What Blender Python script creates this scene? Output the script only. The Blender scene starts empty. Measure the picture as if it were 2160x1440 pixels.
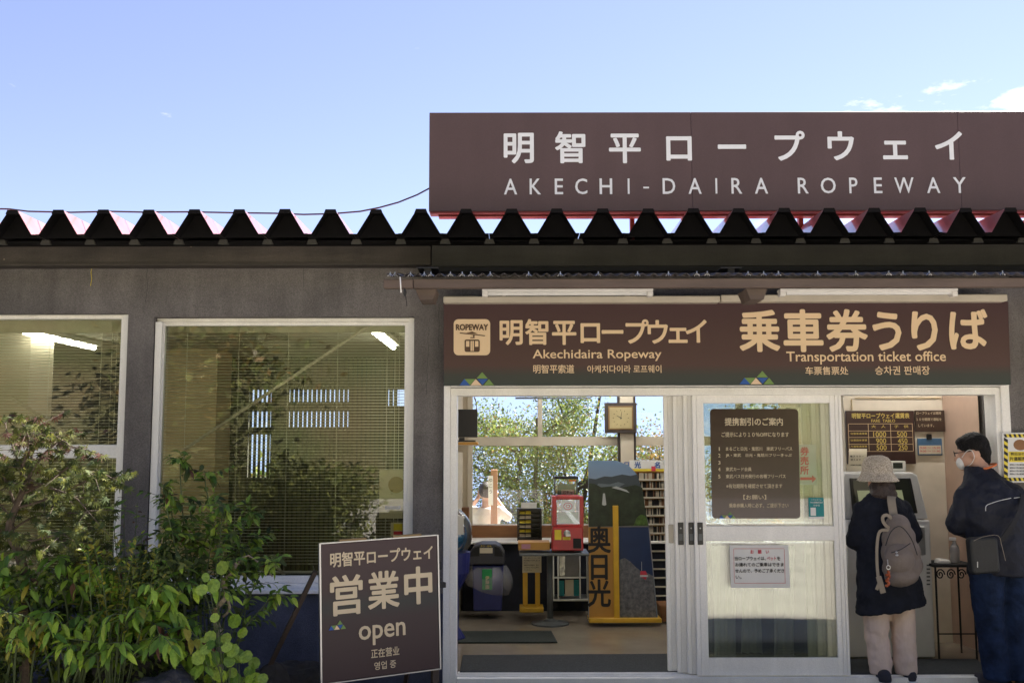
import bpy, bmesh, math, random
from mathutils import Vector, Matrix, Euler, noise as mnoise
import numpy as np
random.seed(7)
S = bpy.context.scene
C = S.collection
R = math.radians

# ------------------------------------------------------------------ camera
PITCH, ROLL, F, CY, CZ = R(5.8), R(0.12), 2100.0, -6.67, 1.6
cd = bpy.data.cameras.new('camera'); cam = bpy.data.objects.new('camera', cd); C.objects.link(cam)
cd.lens = 35.0; cd.sensor_width = 36.0; cd.clip_start = 0.05; cd.clip_end = 5000
cam.location = (0, CY, CZ)
cam.rotation_euler = (Matrix.Rotation(R(90) + PITCH, 3, 'X') @ Matrix.Rotation(-ROLL, 3, 'Z')).to_euler()
S.camera = cam

# ------------------------------------------------------------------ light
SUN_EL, SUN_AZ = R(50), R(46)        # azimuth measured from +Y towards +X: the sun is behind the building, to the right
sdir = Vector((math.sin(SUN_AZ) * math.cos(SUN_EL), math.cos(SUN_AZ) * math.cos(SUN_EL), math.sin(SUN_EL)))
sl = bpy.data.lights.new('sun', 'SUN'); sl.energy = 5.0; sl.angle = R(0.5); sl.color = (1.0, 0.94, 0.84)
so = bpy.data.objects.new('sun', sl); C.objects.link(so); so.location = (20, 20, 30)
so.rotation_euler = (-sdir).to_track_quat('-Z', 'Y').to_euler()
W = bpy.data.worlds.new('World'); S.world = W; W.use_nodes = True
wn, wl = W.node_tree.nodes, W.node_tree.links
bg = wn['Background']; bg.inputs[1].default_value = 0.05
sky = wn.new('ShaderNodeTexSky'); sky.sky_type = 'NISHITA'; sky.sun_disc = False
sky.sun_elevation = SUN_EL; sky.sun_rotation = SUN_AZ; sky.altitude = 1300; sky.air_density = 1.15; sky.dust_density = 0.3; sky.ozone_density = 5.0
tc = wn.new('ShaderNodeTexCoord'); sx = wn.new('ShaderNodeSeparateXYZ'); mx = wn.new('ShaderNodeMath'); mx.operation = 'MAXIMUM'; mx.inputs[1].default_value = 0.15
cx = wn.new('ShaderNodeCombineXYZ')
wl.new(tc.outputs['Generated'], sx.inputs[0]); wl.new(sx.outputs[0], cx.inputs[0]); wl.new(sx.outputs[1], cx.inputs[1]); wl.new(sx.outputs[2], mx.inputs[0]); wl.new(mx.outputs[0], cx.inputs[2])
wl.new(cx.outputs[0], sky.inputs[0])
mp = wn.new('ShaderNodeMapping'); mp.inputs['Scale'].default_value = (1.6, 1.6, 4.5); mp.inputs['Location'].default_value = (0.35, 0.1, 0.0)
nz = wn.new('ShaderNodeTexNoise'); nz.inputs['Scale'].default_value = 1.6; nz.inputs['Detail'].default_value = 8; nz.inputs['Roughness'].default_value = 0.6
wl.new(tc.outputs['Generated'], mp.inputs[0]); wl.new(mp.outputs[0], nz.inputs[0])
cr = wn.new('ShaderNodeValToRGB'); cr.color_ramp.elements[0].position = 0.68; cr.color_ramp.elements[1].position = 0.86
cr.color_ramp.elements[0].color = (0, 0, 0, 1); cr.color_ramp.elements[1].color = (0.75, 0.75, 0.75, 1)
def cloud_mask(px, py, deg):
    u, v = px - 1080.0, 720.0 - py; d = Vector((u, 2100 * math.cos(PITCH) - v * math.sin(PITCH), 2100 * math.sin(PITCH) + v * math.cos(PITCH))).normalized()
    dp = wn.new('ShaderNodeVectorMath'); dp.operation = 'DOT_PRODUCT'; dp.inputs[1].default_value = d; wl.new(tc.outputs['Generated'], dp.inputs[0])
    mr = wn.new('ShaderNodeMapRange'); mr.inputs[1].default_value = math.cos(R(deg)); mr.inputs[2].default_value = 1.0; wl.new(dp.outputs['Value'], mr.inputs[0]); return mr.outputs[0]
c1, c2 = cloud_mask(2180, 215, 2.0), cloud_mask(1900, 520, 11)
sm1 = wn.new('ShaderNodeMath'); sm1.operation = 'ADD'; wl.new(c1, sm1.inputs[0]); wl.new(c2, sm1.inputs[1])
nz.inputs['Scale'].default_value = 7.0
sm2 = wn.new('ShaderNodeMath'); sm2.operation = 'MULTIPLY_ADD'; wl.new(sm1.outputs[0], sm2.inputs[0]); sm2.inputs[1].default_value = 0.24; wl.new(nz.outputs[0], sm2.inputs[2])
wl.new(sm2.outputs[0], cr.inputs[0])
cm = wn.new('ShaderNodeMix'); cm.data_type = 'RGBA'
wl.new(cr.outputs[0], cm.inputs[0]); wl.new(sky.outputs[0], cm.inputs[6]); cm.inputs[7].default_value = (10.5, 11, 12, 1)
hs = wn.new('ShaderNodeHueSaturation'); hs.inputs['Saturation'].default_value = 0.80; tn = wn.new('ShaderNodeMix'); tn.data_type = 'RGBA'; tn.blend_type = 'MULTIPLY'; tn.inputs[0].default_value = 1; tn.inputs[7].default_value = (0.97, 0.84, 1.0, 1); wl.new(cm.outputs[2], tn.inputs[6]); wl.new(tn.outputs[2], hs.inputs['Color']); wl.new(hs.outputs[0], bg.inputs[0])
S.view_settings.view_transform = 'Standard'; S.view_settings.look = 'None'; S.view_settings.gamma = 1
S.view_settings.exposure = 2.15; S.view_settings.use_curve_mapping = False
S.cycles.use_denoising = True
S.cycles.max_bounces = 10; S.cycles.transparent_max_bounces = 24; S.cycles.diffuse_bounces = 5

# ------------------------------------------------------------------ helpers
sT, cT = math.sin(PITCH), math.cos(PITCH)
def at(px, py, Y):
    "the point of the plane y = Y seen at a pixel of the 2160 x 1440 photograph (used to read sizes and places off it)"
    u, v = px - 1080.0, 720.0 - py
    u, v = u * math.cos(ROLL) - v * math.sin(ROLL) * -1, v * math.cos(ROLL) - u * math.sin(ROLL)
    t = (Y - CY) / (F * cT - v * sT)
    return Vector((t * u, Y, CZ + t * (F * sT + v * cT)))
def zz(py, Y, px=1080): return at(px, py, Y).z
def xx(px, Y, py=900): return at(px, py, Y).x

wpos = {}
def tag(o, label=None, cat=None, group=None, kind=None):
    if label: o['label'] = label
    if cat: o['category'] = cat
    if group: o['group'] = group
    if kind: o['kind'] = kind
    return o
def thing(name, label, cat, loc=(0, 0, 0), group=None, rot=None):
    o = bpy.data.objects.new(name, None); C.objects.link(o); o.empty_display_size = 0.1
    o.location = loc
    if rot: o.rotation_euler = rot
    wpos[o.name] = Vector(loc) if rot is None else Vector((0, 0, 0))
    return tag(o, label, cat, group)
def adopt(me, name, parent, centre):
    o = bpy.data.objects.new(name, me); C.objects.link(o)
    if parent is not None:
        o.parent = parent; o.location = centre - wpos[parent.name]
    else: o.location = centre
    wpos[o.name] = centre.copy()
    return o
def clone_tree(o, parent=None):
    c = o.copy(); C.objects.link(c)
    if parent is not None: c.parent = parent
    wpos[c.name] = wpos.get(o.name, Vector()).copy()
    for ch in list(o.children): clone_tree(ch, c)
    return c

_tc = {}
def glyphs(s, off=0.0, space=1.0):
    k = (s, off, space)
    if k not in _tc:
        c = bpy.data.curves.new('t', 'FONT'); c.body = s; c.size = 1; c.offset = off; c.resolution_u = 3; c.space_character = space
        o = bpy.data.objects.new('t', c); C.objects.link(o)
        dg = bpy.context.evaluated_depsgraph_get()
        m = bpy.data.meshes.new_from_object(o.evaluated_get(dg))
        _tc[k] = ([(v.co.x, v.co.y) for v in m.vertices], [tuple(p.vertices) for p in m.polygons])
        bpy.data.objects.remove(o); bpy.data.curves.remove(c); bpy.data.meshes.remove(m)
    return _tc[k]

class MB:
    def __init__(s): s.v, s.f, s.m, s.mi, s.seg = [], [], [], 0, []
    def mark(s): s.seg.append((len(s.v), len(s.f)))
    def add(s, vs, fs):
        b = len(s.v); s.v.extend(vs); s.f.extend([tuple(i + b for i in f) for f in fs]); s.m.extend([s.mi] * len(fs)); return s
    def box(s, x0, x1, y0, y1, z0, z1):
        if x0 > x1: x0, x1 = x1, x0
        if y0 > y1: y0, y1 = y1, y0
        if z0 > z1: z0, z1 = z1, z0
        return s.add([(x0, y0, z0), (x1, y0, z0), (x1, y1, z0), (x0, y1, z0), (x0, y0, z1), (x1, y0, z1), (x1, y1, z1), (x0, y1, z1)],
                     [(0, 3, 2, 1), (4, 5, 6, 7), (0, 1, 5, 4), (1, 2, 6, 5), (2, 3, 7, 6), (3, 0, 4, 7)])
    def pbox(s, px0, py0, px1, py1, y0, y1, yref=None):
        s.mark(); yr = min(y0, y1) if yref is None else yref
        pm, qm = (px0 + px1) / 2, (py0 + py1) / 2
        return s.box(at(px0, qm, yr).x, at(px1, qm, yr).x, y0, y1, at(pm, py1, yr).z, at(pm, py0, yr).z)
    def prism(s, poly, y0, y1):
        "polygon of (x, z) extruded along y"
        n = len(poly)
        a = sum(poly[i][0] * poly[(i + 1) % n][1] - poly[(i + 1) % n][0] * poly[i][1] for i in range(n))
        if a < 0: poly = poly[::-1]
        vs = [(x, y0, z) for x, z in poly] + [(x, y1, z) for x, z in poly]
        fs = [tuple(range(n)), tuple(range(2 * n - 1, n - 1, -1))]
        fs += [(i, i + n, (i + 1) % n + n, (i + 1) % n) for i in range(n)]
        return s.add(vs, fs)
    def pprism(s, pts, y0, y1, yref=None):
        yr = min(y0, y1) if yref is None else yref
        return s.prism([(at(a, b, yr).x, at(a, b, yr).z) for a, b in pts], y0, y1)
    def tube(s, pts, r, n=8, cap=True):
        pts = [Vector(p) for p in pts]; rs = r if isinstance(r, (list, tuple)) else [r] * len(pts)
        base = len(s.v); vs, fs = [], []; ref = None
        for i, p in enumerate(pts):
            d = (pts[min(i + 1, len(pts) - 1)] - pts[max(i - 1, 0)]).normalized()
            if ref is None: ref = Vector((0, 0, 1)) if abs(d.z) < .9 else Vector((1, 0, 0))
            u = d.cross(ref).normalized(); w = u.cross(d).normalized(); ref = w if True else ref
            for k in range(n):
                a = 2 * math.pi * k / n; q = p + (u * math.cos(a) + w * math.sin(a)) * rs[i]; vs.append(tuple(q))
        for i in range(len(pts) - 1):
            for k in range(n): fs.append((i * n + k, i * n + (k + 1) % n, (i + 1) * n + (k + 1) % n, (i + 1) * n + k))
        if cap: fs += [tuple(range(n - 1, -1, -1)), tuple(range((len(pts) - 1) * n, len(pts) * n))]
        return s.add(vs, fs)
    def lathe(s, cx, cy, prof, n=24):
        vs, fs = [], []
        for r, z in prof:
            for k in range(n):
                a = 2 * math.pi * k / n; vs.append((cx + r * math.cos(a), cy + r * math.sin(a), z))
        m = len(prof)
        for i in range(m - 1):
            for k in range(n): fs.append((i * n + k, i * n + (k + 1) % n, (i + 1) * n + (k + 1) % n, (i + 1) * n + k))
        fs += [tuple(range(n - 1, -1, -1)), tuple(range((m - 1) * n, m * n))]
        return s.add(vs, fs)
    def ball(s, c, rx, ry=None, rz=None, nu=14, nv=9, rot=None):
        ry = rx if ry is None else ry; rz = rx if rz is None else rz
        vs, fs = [], []
        for j in range(1, nv):
            t = math.pi * j / nv
            for k in range(nu):
                a = 2 * math.pi * k / nu; q = Vector((rx * math.sin(t) * math.cos(a), ry * math.sin(t) * math.sin(a), rz * math.cos(t)))
                vs.append(q)
        vs += [Vector((0, 0, rz)), Vector((0, 0, -rz))]
        if rot: vs = [rot @ q for q in vs]
        vs = [tuple(Vector(c) + q) for q in vs]
        for j in range(nv - 2):
            for k in range(nu): fs.append((j * nu + k, (j + 1) * nu + k, (j + 1) * nu + (k + 1) % nu, j * nu + (k + 1) % nu))
        T, B = len(vs) - 2, len(vs) - 1
        for k in range(nu):
            fs.append((T, k, (k + 1) % nu)); fs.append((B, (nv - 2) * nu + (k + 1) % nu, (nv - 2) * nu + k))
        return s.add(vs, fs)
    def loft(s, secs, n=20):
        "secs: (cx, cy, cz, rx, ry[, tilt axis shift]) horizontal ellipses bottom to top"
        vs, fs = [], []
        for q in secs:
            x, y, z, rx, ry = q[:5]; tl = q[5] if len(q) > 5 else 0
            for k in range(n):
                a = 2 * math.pi * k / n
                vs.append((x + rx * math.cos(a), y + ry * math.sin(a), z + tl * math.cos(a)))
        m = len(secs)
        for i in range(m - 1):
            for k in range(n): fs.append((i * n + k, i * n + (k + 1) % n, (i + 1) * n + (k + 1) % n, (i + 1) * n + k))
        fs += [tuple(range(n - 1, -1, -1)), tuple(range((m - 1) * n, m * n))]
        return s.add(vs, fs)
    def text(s, txt, x0, x1, z0, z1, y, off=0.008, space=1.0, bold=0.0):
        if off > .002: bold = max(bold, off * 1.6)
        vs, fs = glyphs(txt, 0.0, space)
        if not vs: return s
        s.mark()
        a0, a1 = min(v[0] for v in vs), max(v[0] for v in vs); b0, b1 = min(v[1] for v in vs), max(v[1] for v in vs)
        kx = (x1 - x0) / (a1 - a0 or 1); kz = (z1 - z0) / (b1 - b0 or 1)
        offs = [(0, 0)]
        if bold: offs = [(bold * math.cos(t * math.pi / 4), bold * math.sin(t * math.pi / 4)) for t in range(8)]
        for i, (dx, dz) in enumerate(offs):
            s.add([(x0 + (v[0] - a0) * kx + dx * abs(z1 - z0), y - i * 0.00012, z0 + (v[1] - b0) * kz + dz * abs(z1 - z0)) for v in vs], fs)
        return s
    def ptext(s, txt, px0, py0, px1, py1, y, **k):
        pm, qm = (px0 + px1) / 2, (py0 + py1) / 2
        return s.text(txt, at(px0, qm, y).x, at(px1, qm, y).x, at(pm, py1, y).z, at(pm, py0, y).z, y, **k)
    def pchars(s, items, size, y, off=0.0, bold=0.0, squash=1.0):
        "items: (char, px, py) centre of the em box; size: em in metres"
        for ch, px, py in items:
            s.mark(); c = at(px, py, y); vs, fs = glyphs(ch, off)
            offs = [(bold * math.cos(t * math.pi / 4), bold * math.sin(t * math.pi / 4)) for t in range(8)] if bold else [(0, 0)]
            for i, (dx, dz) in enumerate(offs):
                s.add([(c.x + (v[0] - .5 + dx) * size * squash, y - i * .00012, c.z + (v[1] - .38 + dz) * size) for v in vs], fs)
        return s
    def build(s, name, mats, parent=None, bevel=0, smooth=False, label=None, seg=1):
        if name in ('lettering', 'table_rule') and len(s.seg) > 1:
            sg = sorted(set(s.seg)) + [(len(s.v), len(s.f))]
            if sg[0][0] > 0: sg.insert(0, (0, 0))
            for (v0, f0), (v1, f1) in zip(sg[:-1], sg[1:]):
                if v1 > v0:
                    q = MB(); q.v = s.v[v0:v1]; q.f = [tuple(i - v0 for i in f) for f in s.f[f0:f1]]; q.m = s.m[f0:f1]; o = q.build(name, mats, parent)
            return o
        a = np.array([tuple(v) for v in s.v], dtype=float)
        c = Vector(tuple((a.min(0) + a.max(0)) / 2)) if len(a) else Vector()
        me = bpy.data.meshes.new(name)
        me.from_pydata([tuple(q) for q in (a - np.array(c))], [], s.f)
        if not isinstance(mats, (list, tuple)): mats = [mats]
        for m in mats: me.materials.append(m)
        if len(mats) > 1: me.polygons.foreach_set('material_index', s.m)
        if smooth: me.polygons.foreach_set('use_smooth', [True] * len(me.polygons))
        me.update()
        o = adopt(me, name, parent, c)
        if bevel:
            b = o.modifiers.new('bevel', 'BEVEL'); b.width = bevel; b.segments = seg; b.limit_method = 'ANGLE'; b.angle_limit = R(40)
        if label: o['label'] = label
        return o
def part(name, mats, parent, fn, **k):
    b = MB(); fn(b); return b.build(name, mats, parent, **k)

# ------------------------------------------------------------------ materials
def mat(name, col, rough=0.6, metal=0.0, var=0.12, scale=6.0, bump=0.0, bscale=80.0, spec=0.5, col2=None, streak=False, emit=None, alpha=None, trans=0.0, coat=0.0, island=0.0, detail=5.0, bdist=0.01, grain=0.0, spots=None):
    m = bpy.data.materials.new(name); m.use_nodes = True
    n, l = m.node_tree.nodes, m.node_tree.links; p = n['Principled BSDF']; out = n['Material Output']
    p.inputs['Roughness'].default_value = rough; p.inputs['Metallic'].default_value = metal
    p.inputs['Specular IOR Level'].default_value = spec; p.inputs['Coat Weight'].default_value = coat
    t = n.new('ShaderNodeTexCoord'); mpn = n.new('ShaderNodeMapping'); l.new(t.outputs['Object'], mpn.inputs[0])
    if streak: mpn.inputs['Scale'].default_value = streak if isinstance(streak, tuple) else (1, 1, 0.12)
    nn = n.new('ShaderNodeTexNoise'); nn.inputs['Scale'].default_value = scale; nn.inputs['Detail'].default_value = detail; nn.inputs['Roughness'].default_value = 0.62
    l.new(mpn.outputs[0], nn.inputs[0])
    r = n.new('ShaderNodeValToRGB'); r.color_ramp.elements[0].position = 0.3; r.color_ramp.elements[1].position = 0.72
    c2 = col2 or tuple(min(1, c * (1 + var * 1.6)) for c in col)
    c1 = tuple(c * (1 - var) for c in col) if not col2 else col
    r.color_ramp.elements[0].color = (*c1, 1); r.color_ramp.elements[1].color = (*c2, 1)
    l.new(nn.outputs[0], r.inputs[0]); last = r.outputs[0]
    if island:
        g = n.new('ShaderNodeNewGeometry'); oi = n.new('ShaderNodeObjectInfo'); ad = n.new('ShaderNodeMath'); ad.operation = 'ADD'
        l.new(g.outputs['Random Per Island'], ad.inputs[0]); l.new(oi.outputs['Random'], ad.inputs[1])
        fr = n.new('ShaderNodeMath'); fr.operation = 'FRACT'; l.new(ad.outputs[0], fr.inputs[0])
        h = n.new('ShaderNodeHueSaturation'); mr = n.new('ShaderNodeMapRange'); mr.inputs[3].default_value = 1 - island; mr.inputs[4].default_value = 1 + island
        mh = n.new('ShaderNodeMapRange'); mh.inputs[3].default_value = 0.5 + island * .05; mh.inputs[4].default_value = 0.5 - island * .05
        l.new(fr.outputs[0], mr.inputs[0]); l.new(fr.outputs[0], mh.inputs[0]); l.new(mr.outputs[0], h.inputs['Value']); l.new(mh.outputs[0], h.inputs['Hue']); l.new(last, h.inputs['Color']); last = h.outputs[0]
    if grain:
        gn = n.new('ShaderNodeTexNoise'); gn.inputs['Scale'].default_value = 170; gn.inputs['Detail'].default_value = 3; l.new(t.outputs['Object'], gn.inputs[0])
        st = n.new('ShaderNodeTexNoise'); st.inputs['Scale'].default_value = 7; st.inputs['Detail'].default_value = 6; sm_ = n.new('ShaderNodeMapping'); sm_.inputs['Scale'].default_value = (1, 1, .10); l.new(t.outputs['Object'], sm_.inputs[0]); l.new(sm_.outputs[0], st.inputs[0])
        g1 = n.new('ShaderNodeMapRange'); g1.inputs[1].default_value = .3; g1.inputs[2].default_value = .7; g1.inputs[3].default_value = 1 - grain; g1.inputs[4].default_value = 1 + grain; l.new(gn.outputs[0], g1.inputs[0])
        g2 = n.new('ShaderNodeMapRange'); g2.inputs[1].default_value = .35; g2.inputs[2].default_value = .7; g2.inputs[3].default_value = 1 - grain * .7; g2.inputs[4].default_value = 1 + grain * .7; l.new(st.outputs[0], g2.inputs[0])
        mm_ = n.new('ShaderNodeMath'); mm_.operation = 'MULTIPLY'; l.new(g1.outputs[0], mm_.inputs[0]); l.new(g2.outputs[0], mm_.inputs[1])
        hv = n.new('ShaderNodeHueSaturation'); l.new(mm_.outputs[0], hv.inputs['Value']); l.new(last, hv.inputs['Color']); last = hv.outputs[0]
    if spots:
        v = n.new('ShaderNodeTexVoronoi'); v.inputs['Scale'].default_value = spots[0]; l.new(t.outputs['Object'], v.inputs[0])
        lt = n.new('ShaderNodeMath'); lt.operation = 'LESS_THAN'; lt.inputs[1].default_value = spots[1]; l.new(v.outputs['Distance'], lt.inputs[0])
        x_ = n.new('ShaderNodeMix'); x_.data_type = 'RGBA'; l.new(lt.outputs[0], x_.inputs[0]); l.new(last, x_.inputs[6]); x_.inputs[7].default_value = (*spots[2], 1); last = x_.outputs[2]
    l.new(last, p.inputs['Base Color'])
    if bump:
        b = n.new('ShaderNodeBump'); b.inputs['Strength'].default_value = bump; b.inputs['Distance'].default_value = bdist
        bn = n.new('ShaderNodeTexNoise'); bn.inputs['Scale'].default_value = bscale; bn.inputs['Detail'].default_value = 4
        l.new(mpn.outputs[0], bn.inputs[0]); l.new(bn.outputs[0], b.inputs['Height']); l.new(b.outputs[0], p.inputs['Normal'])
    if emit: p.inputs['Emission Color'].default_value = (*emit[:3], 1); p.inputs['Emission Strength'].default_value = emit[3]
    if trans:
        tr = n.new('ShaderNodeBsdfTranslucent'); l.new(last, tr.inputs[0]); mxs = n.new('ShaderNodeMixShader'); mxs.inputs[0].default_value = trans
        l.new(p.outputs[0], mxs.inputs[1]); l.new(tr.outputs[0], mxs.inputs[2]); l.new(mxs.outputs[0], out.inputs[0])
    if alpha is not None:
        tr = n.new('ShaderNodeBsdfTransparent'); mxs = n.new('ShaderNodeMixShader'); mxs.inputs[0].default_value = alpha
        l.new(tr.outputs[0], mxs.inputs[1]); l.new(p.outputs[0], mxs.inputs[2]); l.new(mxs.outputs[0], out.inputs[0])
    return m
def glass(name, tint=(0.93, 0.96, 0.94), gain=1.25, ior=1.55):
    m = bpy.data.materials.new(name); m.use_nodes = True; n, l = m.node_tree.nodes, m.node_tree.links
    n.remove(n['Principled BSDF']); t = n.new('ShaderNodeBsdfTransparent'); t.inputs[0].default_value = (*tint, 1)
    g = n.new('ShaderNodeBsdfGlossy'); g.inputs['Roughness'].default_value = 0.0; g.inputs[0].default_value = (1, 1, 1, 1)
    f = n.new('ShaderNodeFresnel'); f.inputs[0].default_value = ior
    k = n.new('ShaderNodeMath'); k.operation = 'MULTIPLY'; k.inputs[1].default_value = gain; k.use_clamp = True
    x = n.new('ShaderNodeMixShader'); l.new(f.outputs[0], k.inputs[0]); l.new(k.outputs[0], x.inputs[0]); l.new(t.outputs[0], x.inputs[1]); l.new(g.outputs[0], x.inputs[2])
    # old float glass is never quite flat
    b = n.new('ShaderNodeBump'); b.inputs['Strength'].default_value = 0.018; b.inputs['Distance'].default_value = 0.01
    tcn = n.new('ShaderNodeTexCoord'); nn = n.new('ShaderNodeTexNoise'); nn.inputs['Scale'].default_value = 1.6; l.new(tcn.outputs['Object'], nn.inputs[0]); l.new(nn.outputs[0], b.inputs['Height']); l.new(b.outputs[0], g.inputs['Normal'])
    l.new(x.outputs[0], n['Material Output'].inputs[0]); return m

M = {}
M['stucco'] = mat('grey_stucco', (0.138, 0.127, 0.122), 0.9, var=0.18, scale=3.2, bump=0.7, bscale=160, grain=.30)
M['wall_shade'] = mat('blue_shaded_stucco', (0.058, 0.063, 0.090), 0.85, var=0.25, scale=4, bump=0.5, bscale=150, grain=.22)  # bluish shade along the foot of the wall, painted into its colour
M['fascia'] = mat('weathered_brown_fascia', (0.038, 0.031, 0.027), 0.6, var=0.35, scale=9, streak=(0.25, 1, 1), bump=0.15, bscale=60, grain=.25, spots=(5, .035, (.16, .13, .10)))
M['fascia2'] = mat('dark_brown_fascia', (0.032, 0.030, 0.027), 0.6, var=0.3, scale=9, streak=(0.2, 1, 1), bump=0.12, bscale=60, grain=.2)
M['roof_top'] = mat('faded_red_roof_paint', (0.40, 0.15, 0.15), 0.3, var=0.2, scale=3, coat=.6)
M['roof_under'] = mat('black_roof_underside', (0.005, 0.0045, 0.005), 0.85, var=0.3, spec=.15)
M['red_steel'] = mat('red_steel_paint', (0.20, 0.025, 0.025), 0.5, var=0.2, scale=12)
M['maroon'] = mat('maroon_sign_sheet', (0.090, 0.056, 0.060), 0.42, var=0.08, scale=1.5, grain=.07, spots=(2.2, .008, (.35, .33, .33)))
M['sign_white'] = mat('white_sign_lettering', (0.74, 0.76, 0.79), 0.6, var=0.04)
M['alu'] = mat('white_painted_aluminium', (0.84, 0.825, 0.785), 0.42, var=0.06, scale=5, streak=(1, 1, .2), grain=.07)
M['alu_joint'] = mat('dark_gasket', (0.03, 0.03, 0.035), 0.7)
M['glass'] = glass('window_glass', (0.92, 0.94, 0.89), 1.15)
M['glass_door'] = glass('door_glass', (0.93, 0.945, 0.925), 1.5)
M['glass_back'] = glass('rear_window_glass', (0.96, 0.98, 0.98), 0.7)
M['slat'] = mat('blind_slat', (0.74, 0.72, 0.62), 0.5, var=0.05)
M['cream'] = mat('cream_plaster', (0.52, 0.46, 0.36), 0.85, var=0.08, scale=2, bump=0.1)
M['tan'] = mat('beige_partition', (0.50, 0.40, 0.24), 0.8, var=0.06)
M['dusk'] = mat('shaded_office_wall', (0.10, 0.095, 0.075), 0.85)  # beige wall coloured dark to carry its backlit shade
M['ceiling'] = mat('ceiling_board', (0.42, 0.40, 0.32), 0.9)
M['floor'] = mat('waxed_beige_vinyl', (0.28, 0.24, 0.19), 0.14, var=0.14, scale=2.5, spec=0.5)
M['mat_rubber'] = mat('charcoal_door_mat', (0.045, 0.05, 0.055), 0.95, var=0.35, scale=90, bump=0.8, bscale=260)
M['mat_green'] = mat('dark_green_mat', (0.022, 0.030, 0.028), 0.9, var=0.2, scale=60, bump=0.4, bscale=200)
M['wood'] = mat('brown_wood', (0.20, 0.085, 0.030), 0.5, var=0.3, scale=9, streak=(0.15, 1, 1))
M['beam'] = mat('brown_painted_beam', (0.095, 0.068, 0.055), 0.7, var=0.25, scale=10, streak=(0.2, 1, 1), bump=0.2)
M['darkwood'] = mat('dark_stained_wood', (0.035, 0.024, 0.02), 0.6, var=0.3, scale=14, streak=(1, 1, .15))
M['black'] = mat('black_plastic', (0.010, 0.010, 0.012), 0.35, var=0.2)
M['blackmat'] = mat('matt_black', (0.013, 0.013, 0.015), 0.8, var=0.2)
M['steel'] = mat('brushed_steel', (0.45, 0.46, 0.47), 0.35, 0.9, var=0.1)
M['greysteel'] = mat('grey_painted_steel', (0.10, 0.11, 0.115), 0.5, 0.2)
M['ivory'] = mat('ivory_ledge', (0.50, 0.45, 0.36), 0.55, var=0.08, scale=4)
M['white'] = mat('white_enamel', (0.78, 0.76, 0.72), 0.4, var=0.04)
M['paper'] = mat('white_paper', (0.70, 0.70, 0.68), 0.8, var=0.03)
M['paper_w'] = mat('warm_paper', (0.60, 0.54, 0.42), 0.8, var=0.06)
M['ink'] = mat('black_ink', (0.015, 0.014, 0.016), 0.7)
M['redink'] = mat('red_ink', (0.55, 0.04, 0.07), 0.7)
M['gold'] = mat('tan_lettering', (0.76, 0.57, 0.36), 0.6, var=0.03)
M['gold2'] = mat('pale_tan_lettering', (0.60, 0.50, 0.34), 0.6, var=0.03)
M['green'] = mat('leaf_green_print', (0.16, 0.27, 0.07), 0.6, var=0.03)
M['blue'] = mat('royal_blue_print', (0.02, 0.09, 0.34), 0.6, var=0.03)
M['peach'] = mat('peach_print', (0.74, 0.55, 0.36), 0.6, var=0.03)
M['yellow'] = mat('yellow_paint', (0.62, 0.36, 0.02), 0.45, var=0.08)
M['yellowp'] = mat('yellow_print', (0.75, 0.60, 0.05), 0.6, var=0.03)
M['ochre'] = mat('ochre_print', (0.46, 0.24, 0.05), 0.55, var=0.05)
M['redp'] = mat('red_plastic', (0.42, 0.012, 0.018), 0.3, var=0.06)
M['navy'] = mat('navy_plastic', (0.016, 0.024, 0.16), 0.4, var=0.1)
M['bag_clear'] = mat('clear_plastic_bag', (0.55, 0.56, 0.62), 0.18, alpha=0.28, bump=0.9, bscale=14)
M['clear'] = glass('clear_plastic', (0.9, 0.93, 0.95), 1.6)
M['teal'] = mat('teal_print', (0.01, 0.22, 0.23), 0.6, var=0.03)
M['stickergreen'] = mat('green_label', (0.02, 0.30, 0.09), 0.6, var=0.03)
M['forecourt'] = mat('worn_forecourt_concrete', (0.36, 0.33, 0.30), 0.9, var=0.15, scale=1.5, bump=0.6, bscale=90)
M['asphalt'] = mat('asphalt', (0.060, 0.060, 0.064), 0.9, var=0.3, scale=30, bump=0.9, bscale=120)
M['linewhite'] = mat('white_road_paint', (0.72, 0.72, 0.70), 0.7, var=0.1)
M['bark'] = mat('grey_brown_bark', (0.075, 0.055, 0.040), 0.9, var=0.4, scale=30, bump=0.7, bscale=60)
M['deadbark'] = mat('pale_dead_bark', (0.22, 0.18, 0.13), 0.9, var=0.4, scale=40, bump=0.8, bscale=60)
M['stemgreen'] = mat('green_stem', (0.06, 0.085, 0.03), 0.7)
def leafmat(n, c, isl=0.4, tr=0.38, rough=0.42): return mat(n, c, rough, var=0.25, scale=5, island=isl, trans=tr, spec=0.5)
M['leaf_mid'] = leafmat('mid_green_leaf', (0.14, 0.24, 0.030), .6, rough=.55)
M['leaf_bright'] = leafmat('fresh_green_leaf', (0.20, 0.34, 0.035), .55, rough=.5)
M['leaf_dark'] = leafmat('dark_green_leaf', (0.075, 0.105, 0.026), .6, rough=.75)
M['leaf_yellow'] = leafmat('yellow_green_leaf', (0.28, 0.27, 0.035), .5)
M['leaf_red'] = leafmat('reddish_brown_leaf', (0.10, 0.045, 0.025), rough=.65)
M['leaf_lime'] = leafmat('lime_leaf', (0.24, 0.36, 0.06))
M['leaf_sun'] = leafmat('tree_leaf', (0.15, 0.20, 0.045), 0.55, 0.45)
M['leaf_sun2'] = leafmat('autumn_tree_leaf', (0.22, 0.15, 0.04), 0.5, 0.45)
M['leaf_forest'] = leafmat('forest_leaf', (0.13, 0.15, 0.035), 0.6, 0.3, 0.7)
M['rock'] = mat('dark_rock', (0.030, 0.029, 0.032), 0.9, var=0.5, scale=9, bump=1.0, bscale=22)
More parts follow.
